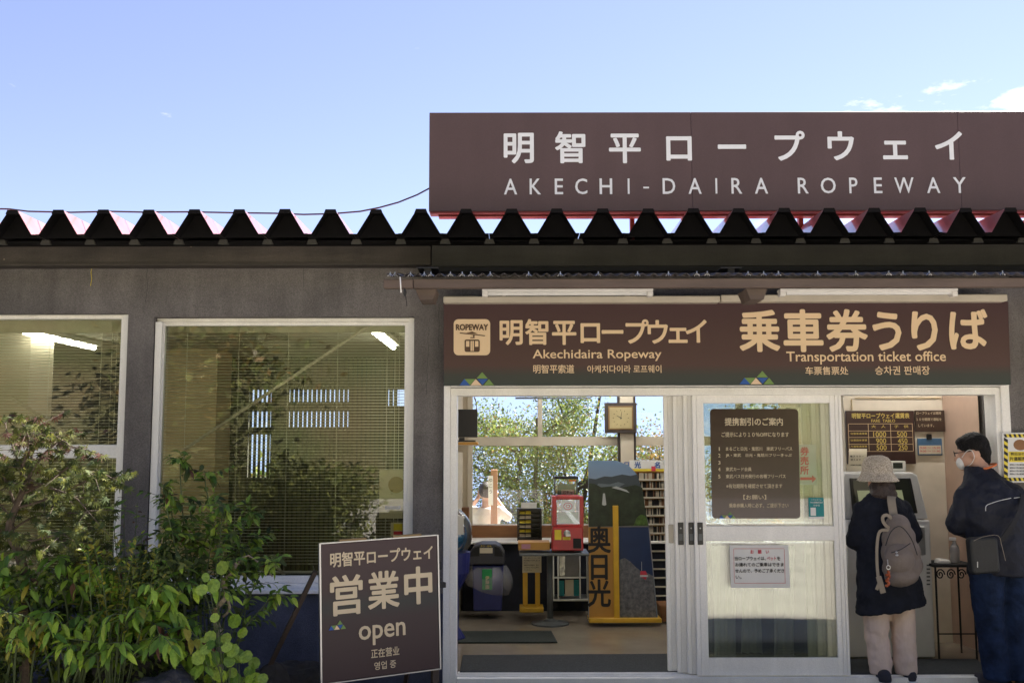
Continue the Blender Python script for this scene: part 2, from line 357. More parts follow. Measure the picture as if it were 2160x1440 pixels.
M['soil'] = mat('dark_soil', (0.020, 0.016, 0.013), 0.95, var=0.4, scale=20, bump=0.8)
M['hill'] = mat('hillside_undergrowth', (0.07, 0.085, 0.028), 0.95, col2=(0.16, 0.12, 0.06), scale=0.35, bump=0.8, bscale=6)
M['skin'] = mat('skin', (0.50, 0.29, 0.20), 0.5, var=0.04)
M['hair'] = mat('black_hair', (0.006, 0.005, 0.005), 0.6, spec=.2, var=0.4, scale=60, bump=0.8, bscale=140)
M['hair2'] = mat('dark_brown_hair', (0.030, 0.018, 0.014), 0.5, var=0.4, scale=60, bump=0.8, bscale=120)
M['coat'] = mat('navy_black_coat', (0.012, 0.014, 0.022), 0.9, var=0.25, scale=12, bump=0.9, bscale=9, bdist=.03, spec=.2)
M['jacket'] = mat('dark_navy_jacket', (0.012, 0.014, 0.024), 0.65, var=0.25, scale=8, bump=0.9, bscale=8, bdist=.03, spec=.3)
M['jeans'] = mat('blue_denim', (0.011, 0.021, 0.052), 0.9, var=0.45, scale=10, bump=0.9, bscale=11, bdist=.025, spec=.2)
M['beige_cloth'] = mat('beige_trousers', (0.60, 0.48, 0.42), 0.9, var=0.10, scale=8, bump=0.8, bscale=10, bdist=.025, streak=(1, 1, .5))
M['taupe'] = mat('taupe_backpack_cloth', (0.165, 0.135, 0.118), 0.8, var=0.12, scale=10, bump=0.8, bscale=13, bdist=.02)
M['strap'] = mat('khaki_strap', (0.26, 0.22, 0.17), 0.8, var=0.1)
M['shoe'] = mat('dark_sneaker', (0.018, 0.018, 0.030), 0.7)
M['orange'] = mat('orange_collar', (0.60, 0.16, 0.05), 0.8)
M['pinkwall'] = mat('pinkish_beige_wall', (0.58, 0.42, 0.33), 0.85, var=0.05)
M['tube_hall'] = mat('lit_hall_tube', (0.9, 0.9, 0.85), 0.4, emit=(1, 0.97, 0.92, 6.8))
M['tube_lit'] = mat('lit_fluorescent_tube', (0.9, 0.9, 0.85), 0.4, emit=(1, 0.98, 0.85, 5.5))
M['screen'] = mat('dark_screen', (0.045, 0.050, 0.040), 0.12, var=0.2, scale=3)
M['polyc'] = mat('smoked_polycarbonate', (0.10, 0.09, 0.09), 0.2, alpha=0.72, spec=0.6)
# speckled bucket-hat cloth
def speckle(name, a, b, scale, pos):
    m = mat(name, a, 0.85, bump=0.5, bscale=90); n, l = m.node_tree.nodes, m.node_tree.links
    t = n.new('ShaderNodeTexCoord'); v = n.new('ShaderNodeTexVoronoi'); v.inputs['Scale'].default_value = scale; v.feature = 'DISTANCE_TO_EDGE'
    q = n.new('ShaderNodeTexNoise'); q.inputs['Scale'].default_value = scale * .8
    mxn = n.new('ShaderNodeMix'); mxn.data_type = 'RGBA'; mxn.inputs[0].default_value = 0.12
    l.new(t.outputs['Object'], q.inputs[0]); l.new(t.outputs['Object'], mxn.inputs[6]); l.new(q.outputs['Color'], mxn.inputs[7]); l.new(mxn.outputs[2], v.inputs[0])
    r = n.new('ShaderNodeValToRGB'); r.color_ramp.elements[0].position = pos; r.color_ramp.elements[1].position = pos + 0.06
    r.color_ramp.elements[0].color = (*b, 1); r.color_ramp.elements[1].color = (*a, 1)
    l.new(v.outputs[0], r.inputs[0]); l.new(r.outputs[0], n['Principled BSDF'].inputs['Base Color']); return m
M['hat'] = speckle('speckled_hat_cloth', (0.56, 0.49, 0.40), (0.20, 0.17, 0.13), 55, 0.05)
# printed background of the fascia sign: maroon turning green along its lower edge (the print itself)
def zgrad(name, stops, rough=0.5):
    m = mat(name, stops[0][1], rough, var=0.03); n, l = m.node_tree.nodes, m.node_tree.links
    t = n.new('ShaderNodeTexCoord'); s = n.new('ShaderNodeSeparateXYZ'); r = n.new('ShaderNodeValToRGB'); e = r.color_ramp.elements
    while len(e) < len(stops): e.new(0.5)
    for k, (p, c) in enumerate(stops): e[k].position = p; e[k].color = (*c, 1)
    l.new(t.outputs['Generated'], s.inputs[0]); l.new(s.outputs[2], r.inputs[0]); l.new(r.outputs[0], n['Principled BSDF'].inputs['Base Color']); return m
M['signprint'] = zgrad('maroon_and_green_print', [(0.0, (0.026, 0.038, 0.030)), (0.12, (0.032, 0.036, 0.029)), (0.24, (0.066, 0.029, 0.024)), (1.0, (0.048, 0.018, 0.020))])
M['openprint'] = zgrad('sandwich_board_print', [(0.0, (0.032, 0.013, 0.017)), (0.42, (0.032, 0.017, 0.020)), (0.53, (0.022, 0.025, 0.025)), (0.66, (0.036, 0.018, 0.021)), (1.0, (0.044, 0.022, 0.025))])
M['bannergrad'] = zgrad('poster_sky_print', [(0.0, (0.16, 0.24, 0.34)), (0.5, (0.34, 0.30, 0.30)), (1.0, (0.16, 0.26, 0.42))])

GZ = 0.03       # ground level at the door
FZ = 0.075      # floor level indoors

# ------------------------------------------------------------------ ground, hills
def ground():
    xs = [-400, -120, -60, -30, -15, -8, -4, 0, 4, 8, 15, 30, 60, 120, 400]
    ys = [-400, -160, -80, -40, -24, -16, -10, -6, -3, -1.5, -.5, 0.05, 3, 6, 8, 10, 12, 14, 18, 30, 60, 400]
    def z(x, y):
        b = GZ
        if y > 8: b -= min(260, (y - 8) ** 1.35 * 0.9)
        if y < -16: b -= 0.05
        return b
    vs = [(x, y, z(x, y)) for y in ys for x in xs]; n = len(xs)
    fs = [(j * n + i, j * n + i + 1, (j + 1) * n + i + 1, (j + 1) * n + i) for j in range(len(ys) - 1) for i in range(n - 1)]
    b = MB(); b.add(vs, fs); o = b.build('ground', M['forecourt']); o['kind'] = 'structure'; o['label'] = 'worn pale forecourt in front of the ticket office'
    return o
ground()
tag(part('pavement', M['asphalt'], None, lambda b: b.box(-8, 8, -1.3, -.021, GZ - .01, GZ + .004)), 'dark asphalt strip along the foot of the building', kind='structure')
lines = MB()
for y in (-9.2, -13.0): lines.box(-14, 14, y, y + 0.15, GZ + 0.001, GZ + 0.004)
for x in (-10, -7.2, -4.4, -1.6, 1.2, 4.0, 6.8): lines.box(x, x + .12, -13.0, -9.2, GZ + 0.0045, GZ + 0.008)
tag(lines.build('road_marking', M['linewhite']), 'white parking lines painted on the asphalt', kind='structure')

def hill():
    nx, ny = 90, 30; vs = []
    for j in range(ny):
        for i in range(nx):
            x = -70 + 140 * i / (nx - 1); v = j / (ny - 1); y = -22 - 60 * v
            h = 34 * (v ** 0.8) + 2.5 * mnoise.noise(Vector((x * .08, y * .08, 1))) * min(1, v * 6) + 4 * mnoise.noise(Vector((x * .03, y * .03, 4))) * min(1, v * 4)
            vs.append((x, y, GZ - .2 + max(0, h)))
    fs = [(j * nx + i + 1, j * nx + i, (j + 1) * nx + i, (j + 1) * nx + i + 1) for j in range(ny - 1) for i in range(nx - 1)]
    b = MB(); b.add(vs, fs); o = b.build('hillside', M['hill'], smooth=True); o['kind'] = 'structure'
hill()
def leaf_cloud(rng, n, centre, rad, size, squash=1.0, clumps=12, flat=0.6):
    "leaf quads gathered in clumps inside an ellipsoid; returns (verts, faces) arrays"
    cen = []
    for _ in range(clumps):
        d = rng.normal(size=3); d /= np.linalg.norm(d); r = rng.uniform(.25, 1) ** .6
        cen.append(np.array(centre) + d * r * np.array(rad) * .78)
    cen = np.array(cen); k = rng.integers(0, clumps, n)
    off = rng.normal(size=(n, 3)) * np.array(rad) * (0.62 / clumps ** (1 / 3))
    p = cen[k] + off
    nrm = rng.normal(size=(n, 3)); nrm[:, 2] += flat; nrm /= np.linalg.norm(nrm, axis=1)[:, None]
    t = np.cross(nrm, rng.normal(size=(n, 3))); t /= np.linalg.norm(t, axis=1)[:, None]; u = np.cross(nrm, t)
    s = size * rng.uniform(.6, 1.35, n)[:, None]
    vs = np.stack([p - t * s, p - u * s * .45 * squash, p + t * s, p + u * s * .45 * squash], 1).reshape(-1, 3)
    fs = np.arange(4 * n).reshape(-1, 4)
    return vs, fs
def mesh_np(name, vs, fs, m, parent=None, mi=None):
    c = Vector(tuple((vs.min(0) + vs.max(0)) / 2)); me = bpy.data.meshes.new(name); v = (vs - np.array(c)).astype(np.float32)
    me.vertices.add(len(v)); me.vertices.foreach_set('co', v.ravel()); me.loops.add(fs.size); me.loops.foreach_set('vertex_index', fs.ravel().astype(np.int32))
    me.polygons.add(len(fs)); me.polygons.foreach_set('loop_start', np.arange(0, fs.size, fs.shape[1], dtype=np.int32))
    me.polygons.foreach_set('loop_total', np.full(len(fs), fs.shape[1], dtype=np.int32))
    for q in (m if isinstance(m, list) else [m]): me.materials.append(q)
    if mi is not None: me.polygons.foreach_set('material_index', mi.astype(np.int32))
    me.update(); me.validate(); return adopt(me, name, parent, c)
rng = np.random.default_rng(3)
fv, ff, fm, base = [], [], [], 0
for i in range(150):
    x = rng.uniform(-45, 45); v = rng.uniform(0.01, 0.75); y = -22 - 60 * v; h = 34 * v ** .8
    r = rng.uniform(2.0, 3.6)
    a, b = leaf_cloud(rng, 1500, (x, y, h + r * 1.0), (r, r, r * 1.3), 0.17, clumps=22)
    fv.append(a); ff.append(b + base); base += len(a); fm.append(np.full(len(b), 0 if rng.random() < .7 else 1))
o = mesh_np('forest', np.concatenate(fv), np.concatenate(ff), [M['leaf_forest'], M['leaf_sun2']], mi=np.concatenate(fm))
tag(o, 'sunlit woodland covering the hillside across the car park', 'woodland', kind='stuff')

A_, F_, b_ = [], [], 0
for i in range(120):
    a, f_ = leaf_cloud(rng, 380, (rng.uniform(-8.5, -1.9), rng.uniform(-5.4, -4.6), rng.uniform(.3, 1.15)), (.45, .35, .35), .045, clumps=8); A_.append(a); F_.append(f_ + b_); b_ += len(a)
o = mesh_np('hedge', np.concatenate(A_), np.concatenate(F_), M['leaf_forest']); tag(o, 'loose green hedge facing the office windows across the path', 'hedge')
# ------------------------------------------------------------------ building
B = thing('ticket_office', 'low grey stucco ropeway station with a red folded roof', 'building', (0, 0.1, GZ))
XL, XR = -8.5, 6.2
YB = 3.0; YO = 4.2; ZC = 2.52
z_fas = zz(558, -0.15, 500); z_ftop = zz(515, -0.15)
wz1t, wz1b = zz(662, 0, 130), zz(1243, 0, 130)
wz2t, wz2b = zz(668, 0, 600), zz(1252, 0, 600)
x_w1r = xx(262, 0); x_w2l = xx(317, 0); x_w2r = xx(872, 0); x_dl = xx(936, 0); x_dr = xx(2134, 0, 1000)
x_w1l = -7.0
z_dt = zz(813, 0); zwall_base = GZ - 0.05
TW = 0.16
def wallf(b):
    b.box(XL, x_w2l - .0, 0, TW, wz1t, z_fas + .1)
    b.box(x_w2l, x_dl, 0, TW, wz2t, z_fas + .1)
    b.box(x_dl, XR, 0, TW, z_dt, z_fas + .1)
    b.box(XL, x_w1l, 0, TW, wz1b, wz1t)
    b.box(x_w1r, x_w2l, 0, TW, wz1b, wz1t)
    b.box(x_w2r, x_dl, 0, TW, wz2b, wz2t)
    b.box(x_dr, XR, 0, TW, wz2b, z_dt)
part('wall', M['stucco'], B, wallf)
def lower_wallf(b):
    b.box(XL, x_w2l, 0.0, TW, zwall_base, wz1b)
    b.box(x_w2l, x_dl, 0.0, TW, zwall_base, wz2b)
part('lower_wall', M['wall_shade'], B, lower_wallf, label='lower wall with blue shade put into its colour')
part('lower_wall', M['wall_shade'], B, lambda b: b.box(x_dr, XR, 0.0, TW, zwall_base, wz2b), label='lower wall right of the entrance with blue shade put into its colour')
part('fascia_board', M['fascia'], B, lambda b: b.box(XL, xx(909, -.15, 540), -0.15, 0.0, z_fas, z_ftop), bevel=.004)
part('fascia_board', M['fascia2'], B, lambda b: b.box(xx(910.5, -.17, 540), XR, -0.17, 0.0, zz(562, -.17), z_ftop - .003), bevel=.004, label='darker fascia board above the entrance')
part('fascia_drip', M['fascia'], B, lambda b: b.box(XL, xx(909, -.15, 540), -0.163, -0.151, z_fas - .006, z_fas + .008))
# floor, ceiling, inner walls
part('floor', M['floor'], B, lambda b: b.box(XL, XR, TW + .001, YO, GZ - .02, FZ))
part('ceiling', M['ceiling'], B, lambda b: b.box(XL, XR, TW + .001, YO - .001, ZC, ZC + .05))
xp0, xp1 = x_dl - .12, x_dl - .02
part('partition_wall', M['cream'], B, lambda b: b.box(xp0, xp1, TW + .003, YO - .003, FZ, ZC - .002))
part('inner_lintel', M['ceiling'], B, lambda b: b.box(XL + .2, XR - .2, TW + .002, TW + .03, 2.36, ZC - .003))
# side walls
part('side_wall', M['stucco'], B, lambda b: b.box(XL - .15, XL - .002, 0, YO + .15, zwall_base, z_fas + .1))
part('side_wall', M['stucco'], B, lambda b: b.box(XR + .002, XR + .15, 0, YO + .15, zwall_base, z_fas + .1))
# hall rear wall with its windows
zs = zz(1107, YB, 1100); zh = 2.34
hx0, hx1 = xp1 + .02, 3.05
bx0, bx1 = xx(986, YB), xx(1302, YB); cx0, cx1 = xx(1306, YB), xx(1334, YB)
def rear(b):
    b.box(hx0 - .02, XR, YB, YB + .14, GZ, zs)
    b.box(hx0 - .02, XR, YB, YB + .14, zh, ZC + .04)
    b.box(hx0 - .02, bx0, YB, YB + .14, zs, zh)
    b.box(xx(1700, YB), XR, YB, YB + .14, zs, zh)
part('rear_wall', M['cream'], B, rear)
def rearframe(b):
    zt0, zt1 = zz(940, YB - .03), zz(921, YB - .03)
    b.box(bx0, cx0, YB - .03, YB + .05, zt0, zt1)
    b.box(cx1, xx(1700, YB), YB - .03, YB + .05, zt0, zt1)
    x = xx(1139, YB, 880); b.box(x - .022, x + .022, YB - .025, YB + .045, zt1, zh)
    b.box(bx0, bx0 + .05, YB - .028, YB + .048, zs, zt0); b.box(bx0, bx0 + .05, YB - .028, YB + .048, zt1, zh)
    x = xx(1560, YB, 880); b.box(x - .03, x + .03, YB - .025, YB + .045, zt1, zh); b.box(x - .03, x + .03, YB - .025, YB + .045, zs, zt0)
wfr = part('rear_window', M['ivory'], B, rearframe, bevel=.003)
part('pane', M['glass_back'], wfr, lambda b: b.box(bx0 + .05, xx(1700, YB), YB + .01, YB + .014, zs, zh))
part('column', M['ivory'], B, lambda b: b.box(cx0, cx1, YB - .10, YB - .032, FZ, ZC - .004), bevel=.004)
part('column_trim', M['darkwood'], B, lambda b: (b.box(cx0 - .022, cx0 - .002, YB - .085, YB - .034, FZ + .001, ZC - .005), b.box(cx1 + .002, cx1 + .022, YB - .085, YB - .034, FZ + .001, ZC - .005)))
part('sill_board', M['wood'], B, lambda b: b.box(bx0 + .02, xx(1700, YB), YB - .04, YB - .003, zz(1142, YB - .04), zs), bevel=.004)
# office rear wall with two openings covered by vertical blinds
ow = [(xx(525, YO, 850), xx(572, YO, 850), zz(1005, YO), zz(820, YO)), (xx(606, YO, 850), xx(735, YO, 850), zz(900, YO), zz(820, YO)), (xx(815, YO, 850), xx(858, YO, 850), zz(856, YO), zz(820, YO))]
def orear(b):
    xs = [XL] + [v for w in ow for v in (w[0], w[1])] + [xp0]
    for i in range(0, len(xs), 2): b.box(xs[i], xs[i + 1], YO, YO + .12, GZ, ZC + .04)
    for w in ow: b.box(w[0], w[1], YO, YO + .12, GZ, w[2]); b.box(w[0], w[1], YO, YO + .12, w[3], ZC + .04)
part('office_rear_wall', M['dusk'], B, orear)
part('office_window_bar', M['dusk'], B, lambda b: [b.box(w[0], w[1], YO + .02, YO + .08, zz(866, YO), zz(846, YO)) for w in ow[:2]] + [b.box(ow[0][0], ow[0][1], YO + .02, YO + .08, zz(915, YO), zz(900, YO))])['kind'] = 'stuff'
part('office_pillar', M['tan'], B, lambda b: b.box(xx(335, 3.0) - .25, xx(455, 3.0, 900), 3.0, 3.5, FZ, ZC - .003))
part('office_pillar', M['cream'], B, lambda b: b.box(xx(-60, 1.2), xx(64, 1.2, 750), 1.2, 1.6, FZ, ZC - .003))
part('office_side_wall', M['cream'], B, lambda b: b.box(XL, XL + .02, TW + .01, YO - .01, FZ, ZC - .01))
# roof cover and inner roof slab (keeps daylight out of the rooms)
part('roof_deck', M['roof_under'], B, lambda b: b.box(XL - .15, XR + .15, 0.02, YO + .15, z_fas + .1, z_ftop - .02))
# folded roof, one fold per piece
YR0, YR1 = -0.5, 4.6
zv, zp = zz(492, YR0), zz(442.5, YR0)
pitch = 96.4 * (YR0 - CY) / 2080.0 * 1.0
roof = MB(); pk0 = xx(1079.5, YR0, 460)
RT = 0.004
def fold(x, top):
    h = pitch / 2; w0, w1 = .030, pitch / 2 - .022
    prof = [(x - h, zv), (x - w1, zv), (x - w0, zp), (x + w0, zp), (x + w1, zv), (x + h, zv)]
    b = MB(); n = len(prof)
    lo = [(a, c - RT) for a, c in prof]
    vs = [(a, YR0, c) for a, c in prof] + [(a, YR1, c) for a, c in prof] + [(a, YR0, c) for a, c in lo] + [(a, YR1, c) for a, c in lo]
    b.mi = 0; b.add(vs, [(i, i + 1, n + i + 1, n + i) for i in range(n - 1)])
    b.mi = 1; b.add(vs, [(2 * n + i, 3 * n + i, 3 * n + i + 1, 2 * n + i + 1) for i in range(n - 1)] + [(i, 2 * n + i, 2 * n + i + 1, i + 1) for i in range(n - 1)])
    # black closer plate set back under the fold, and the small end cap on the ridge
    b.prism([(x - w1, zv - RT), (x - w0, zp - RT * 2), (x + w0, zp - RT * 2), (x + w1, zv - RT)], YR0 + .10, YR0 + .104)
    b.prism([(x - w0 - .012, zp - .022), (x - w0 - .002, zp + .004), (x + w0 + .002, zp + .004), (x + w0 + .012, zp - .022)], YR0 - .012, YR0 - .002)
    return b
rf = bpy.data.objects.new('roof', None); C.objects.link(rf); rf.parent = B; rf.location = Vector((0, 0, zv)) - wpos[B.name]; wpos[rf.name] = Vector((0, 0, zv))
f0 = fold(pk0, True).build('roof_fold', [M['roof_top'], M['roof_under']], rf)
for k in list(range(-28, 0)) + list(range(1, 21)):
    c = f0.copy(); C.objects.link(c); c.location.x += k * pitch + random.uniform(-.003, .003); c.location.z += random.uniform(-.002, .002)
# gutter-side trough under the folds, dark
part('eave_trough', M['roof_under'], B, lambda b: (b.box(XL, XR, -0.30, -0.155 + .0, z_ftop - .012, z_ftop - .002), b.box(XL, XR, -0.178, -0.172, z_ftop - .001, zv - .012)))
def lugs(b):
    for k in range(-28, 21):
        x = pk0 + (k + .5) * pitch
        b.prism([(x - .035, zv - RT - .034), (x - .022, zv - RT - .003), (x + .022, zv - RT - .003), (x + .035, zv - RT - .034)], -0.36, -0.34)
part('roof_lug', M['fascia2'], B, lugs)['kind'] = 'stuff'

part('yellow_scratch', M['yellowp'], B, lambda b: b.tube([at(194, 562, -.002), at(192, 574, -.002), at(193.5, 588, -.002), at(191, 603, -.002)], .0016, 4))
def cracks(b):
    rc = random.Random(4)
    for px, py, n_ in ((312, 560, 8), (925, 640, 9), (640, 562, 5), (905, 690, 14)):
        pts = []
        for k in range(n_): pts.append(at(px + rc.uniform(-1.2, 1.2), py + k * 11, -.0005)); px += rc.uniform(-1.5, 1.5)
        b.tube(pts, .0011, 4)
part('hairline_crack', M['alu_joint'], B, cracks)['kind'] = 'stuff'
# windows ---------------------------------------------------------
def frame_box(b, x0, x1, z0, z1, y0, y1, wl_, wr, wt, wb):
    b.box(x0, x0 + wl_, y0, y1, z0, z1); b.box(x1 - wr, x1, y0, y1, z0, z1)
    b.box(x0 + wl_, x1 - wr, y0 + .001, y1, z1 - wt, z1); b.box(x0 + wl_, x1 - wr, y0 + .001, y1, z0, z0 + wb)
def win(name, x0, x1, z0, z1, gx0, gx1, gz0, gz1, label, recess=.05):
    wobj = bpy.data.objects.new('window', None); C.objects.link(wobj); wobj.parent = B; p = Vector(((x0 + x1) / 2, .06, z0)); wobj.location = p - wpos[B.name]; wpos[wobj.name] = p; wobj['label'] = label
    def fr(b):
        y = recess
        frame_box(b, x0 + .003, x1 - .003, z0 + .003, z1 - .003, y, y + .07, gx0 - x0 - .028, x1 - gx1 - .028, z1 - gz1 - .026, gz0 - z0 - .05)
        frame_box(b, gx0 - .024, gx1 + .024, gz0 - .045, gz1 + .022, y + .014, y + .066, .024, .024, .022, .045)
    part('frame', M['alu'], wobj, fr, bevel=.002)
    part('pane', M['glass'], wobj, lambda b: b.box(gx0, gx1, y_g, y_g + .005, gz0, gz1))
    part('sill', M['alu'], wobj, lambda b: b.box(x0 - .01, x1 + .01, -0.03, recess - .002, z0 + .004, z0 + .03), bevel=.003)
    return wobj
y_g = .085
w2 = win('w2', x_w2l, x_w2r, wz2b, wz2t, xx(342, y_g), xx(853, y_g), zz(1213, y_g, 600), zz(687, y_g, 600), 'wide single pane window right of the grey pier')
w1 = win('w1', x_w1l, x_w1r, wz1b, wz1t, x_w1l + .07, xx(254, y_g), zz(1233, y_g, 130), zz(674, y_g, 130), 'window with a middle rail at the left edge', recess=.02)
part('middle_rail', M['alu'], w1, lambda b: b.box(x_w1l + .07, xx(254, y_g), .04, .082, zz(966, .05, 130), zz(938, .05, 130)), bevel=.003)
part('corner_stile', M['alu'], w2, lambda b: b.box(x_w2l + .006, x_w2l + .05, .012, .048, wz2b + .032, wz2t - .03), bevel=.002)

# brace rods behind the glass
def rod(p, q, name='brace_rod'):
    b = MB(); b.tube([p, q], .011, 8); return b.build(name, M['ivory'], B)
rod(at(385, 950, .14), at(776, 688, .14)); rod(at(25, 838, .14), at(182, 942, .14)); rod(at(560, 1170, .14), at(600, 1212, .14))

# blinds
def blind(x0, x1, z0, z1, cords, label, group):
    cx_ = (x0 + x1) / 2
    t = thing('venetian_blind', label, 'blind', (cx_, .24, z1), group)
    b = MB(); hw = (x1 - x0) / 2; d = .0125
    n = 5
    prof = [(-d + 2 * d * i / n, .0028 * (1 - ((i / n) * 2 - 1) ** 2)) for i in range(n + 1)]
    ang = R(-1)
    pr = [(y * math.cos(ang) - z * math.sin(ang), y * math.sin(ang) + z * math.cos(ang)) for y, z in prof]
    vs = [(cx_ - hw, .24 + y, z1 - .03 + z) for y, z in pr] + [(cx_ + hw, .24 + y, z1 - .03 + z) for y, z in pr]
    b.add(vs, [(i, i + 1, n + 2 + i, n + 1 + i) for i in range(n)])
    s0 = b.build('slat', M['slat'], t, smooth=True)
    k = int((z1 - z0 - .05) / .0206)
    for i in range(1, k):
        c = s0.copy(); C.objects.link(c); c.location.z -= i * .0206; c.rotation_euler = (random.uniform(-.03, .03), random.uniform(-.0006, .0006), 0)
    part('head_rail', M['white'], t, lambda b: b.box(x0, x1, .222, .258, z1 - .022, z1 + .01))
    part('bottom_rail', M['white'], t, lambda b: b.box(x0, x1, .228, .252, z0, z0 + .014))
    for px in cords:
        x = xx(px, .225, 900)
        part('cord', M['slat'], t, lambda b: b.tube([(x, .224, z0 + .01), (x, .224, z1 - .02)], .0016, 5))
blind(xx(336, .24), xx(852, .24), zz(1208, .24, 600), zz(680, .24, 600), (390, 500, 605, 710, 815, 832, 841), 'pale venetian blind behind the wide window beside the entrance', 'venetian blinds in the office windows')
blind(xx(-300, .24), xx(262, .24), zz(1232, .24, 130), zz(666, .24, 130), (98, 208, 230, 240, -20), 'pale venetian blind behind the divided window at the left edge', 'venetian blinds in the office windows')

# vertical louvres on the office rear wall
t = thing('vertical_blind', 'dark vertical louvre blind across the back of the office', 'blind', (xx(600, 4.05), 4.05, 2.3))
b = MB(); x = xx(462, 4.05, 900); zt_, zb_ = zz(752, 4.05), zz(1205, 4.05)
a_ = R(-36); hw = .052 / 2 * 1.0
b.add([(x - hw * math.cos(a_), 4.05 - hw * math.sin(a_), zb_), (x + hw * math.cos(a_), 4.05 + hw * math.sin(a_), zb_), (x + hw * math.cos(a_), 4.05 + hw * math.sin(a_), zt_), (x - hw * math.cos(a_), 4.05 - hw * math.sin(a_), zt_)], [(0, 1, 2, 3)])
M['louvre'] = mat('olive_louvre', (0.20, 0.19, 0.12), 0.8, var=0.1)
l0 = b.build('louvre', M['louvre'], t)
for i in range(1, 40):
    c = l0.copy(); C.objects.link(c); c.location.x += i * .0485; c.rotation_euler[2] = random.uniform(-.12, .12)

# ceiling lamps in the office
for (x, y0, y1, lab) in ((-1.07, 1.0, 2.3, 'lit fluorescent ceiling lamp behind the wide window'), (-3.78, 1.0, 2.3, 'lit fluorescent ceiling lamp behind the divided window')):
    t = thing('ceiling_lamp', lab, 'lamp', (x, (y0 + y1) / 2, 2.5), 'lit ceiling lamps in the office')
    part('housing', M['white'], t, lambda b: b.box(x - .05, x + .05, y0 - .05, y1 + .05, 2.475, 2.515))
    part('tube', M['tube_lit'], t, lambda b: b.box(x - .02, x + .02, y0, y1, 2.44, 2.472), bevel=.012, seg=2)

for x0, x1, y_, lab in ((0.0, 1.25, 1.35, 'lit fluorescent lamp on the hall ceiling before the rear window'), (0.3, 1.55, 2.35, 'lit fluorescent lamp on the hall ceiling nearest the rear window'), (2.75, 3.75, .62, 'lit fluorescent lamp on the ceiling over the ticket machine')):
    t = thing('ceiling_lamp', lab, 'lamp', ((x0 + x1) / 2, y_, 2.5), 'lit ceiling lamps in the hall')
    part('housing', M['white'], t, lambda b: b.box(x0 - .05, x1 + .05, y_ - .09, y_ + .09, 2.475, 2.515))
    part('tube', M['tube_hall'], t, lambda b: b.box(x0, x1, y_ - .035, y_ + .035, 2.425, 2.472), bevel=.012, seg=2)
# ------------------------------------------------------------------ entrance
part('door_frame', M['alu'], B, lambda b: (
    b.box(x_dl + .002, xx(949, -.03, 1100), -0.03, .10, FZ - .03, z_dt - .002),
    b.box(xx(949.5, -.02, 1100), xx(963, -.02, 1100), -0.018, .14, FZ - .028, z_dt - .018),
    b.box(xx(949.5, -.02, 1100), xx(2106, -.02), -0.020, .14, zz(834, -.02), zz(818, -.02)),
    b.box(xx(949.5, -.03, 1100), xx(2132, -.02), -0.030, .10, zz(816.5, -.02), z_dt - .001),
    b.box(xx(2107, -.02, 1000), xx(2119, -.02, 1000), -0.019, .14, FZ - .028, z_dt - .018),
    b.box(xx(2119.5, -.03, 1000), x_dr - .002, -0.031, .10, FZ - .03, z_dt - .002)), bevel=.003)
part('door_track', M['alu'], B, lambda b: (b.box(xx(965, 0), xx(2105, 0), -0.02, .19, GZ + .005, FZ + .003), b.box(xx(965, 0), xx(2105, 0), .03, .036, FZ + .0035, FZ + .011), b.box(xx(965, 0), xx(2105, 0), .075, .081, FZ + .0035, FZ + .011), b.box(xx(965, 0), xx(2105, 0), .12, .126, FZ + .0035, FZ + .011)), label='ridged aluminium threshold')
def leaf(i, y, px0, px1, handle):
    d = bpy.data.objects.new('sliding_door', None); C.objects.link(d); d.parent = B
    x0, x1 = xx(px0, y, 1100), xx(px1, y, 1100); z0, z1 = FZ + .012, zz(834, y) + .01
    p = Vector(((x0 + x1) / 2, y, z0)); d.location = p - wpos[B.name]; wpos[d.name] = p
    st, rr = .076, .076
    zr0, zr1, zb = zz(1141, y), zz(1110, y), zz(1388, y); ztop = zz(851, y)
    g0, g1 = x0 + st, x1 - rr
    part('stile', M['alu'], d, lambda b: (b.box(x0, x0 + .026, y, y + .034, z0, z1), b.box(x0 + .0275, x0 + st, y + .001, y + .034, z0, z1)), bevel=.002)
    part('stile', M['alu'], d, lambda b: (b.box(x1 - rr, x1 - .045, y + .001, y + .034, z0, z1), b.box(x1 - .0435, x1 - .02, y, y + .034, z0, z1), b.box(x1 - .0185, x1, y - .001, y + .034, z0, z1)), bevel=.002)
    part('top_rail', M['alu'], d, lambda b: b.box(g0, g1, y + .002, y + .033, ztop, z1), bevel=.002)
    part('middle_rail', M['alu'], d, lambda b: b.box(g0, g1, y + .002, y + .033, zr0, zr1), bevel=.002)
    part('bottom_rail', M['alu'], d, lambda b: b.box(g0, g1, y + .002, y + .033, z0, zb), bevel=.002)
    part('pane', M['glass_door'], d, lambda b: b.box(g0 - .004, g1 + .004, y + .015, y + .020, zr1 - .004, ztop + .004))
    part('pane', M['glass_door'], d, lambda b: b.box(g0 - .004, g1 + .004, y + .015, y + .020, zb - .004, zr0 + .004))
    hx = x0 + .018
    if handle:
        h = part('handle', M['black'], d, lambda b: b.box(hx, hx + .036, y - .006, y - .001, zz(1149, y), zz(1102, y)), bevel=.002)
        part('lock', M['steel'], h, lambda b: b.ball((hx + .018, y - .0075, zz(1114, y)), .006, .003, .006, 8, 6))
        part('finger_grip', M['greysteel'], h, lambda b: b.box(hx + .006, hx + .03, y - .0085, y - .0065, zz(1140, y), zz(1126, y)))
    else:
        part('handle', M['ivory'], d, lambda b: b.box(hx, hx + .034, y - .006, y - .001, zz(1145, y), zz(1106, y)), bevel=.003)
    return d
leaf(0, .012, 1465, 1783, True)
leaf(1, .056, 1446, 1762, True)
leaf(2, .100, 1424, 1742, True)
leaf(3, .144, 1404, 1722, False)

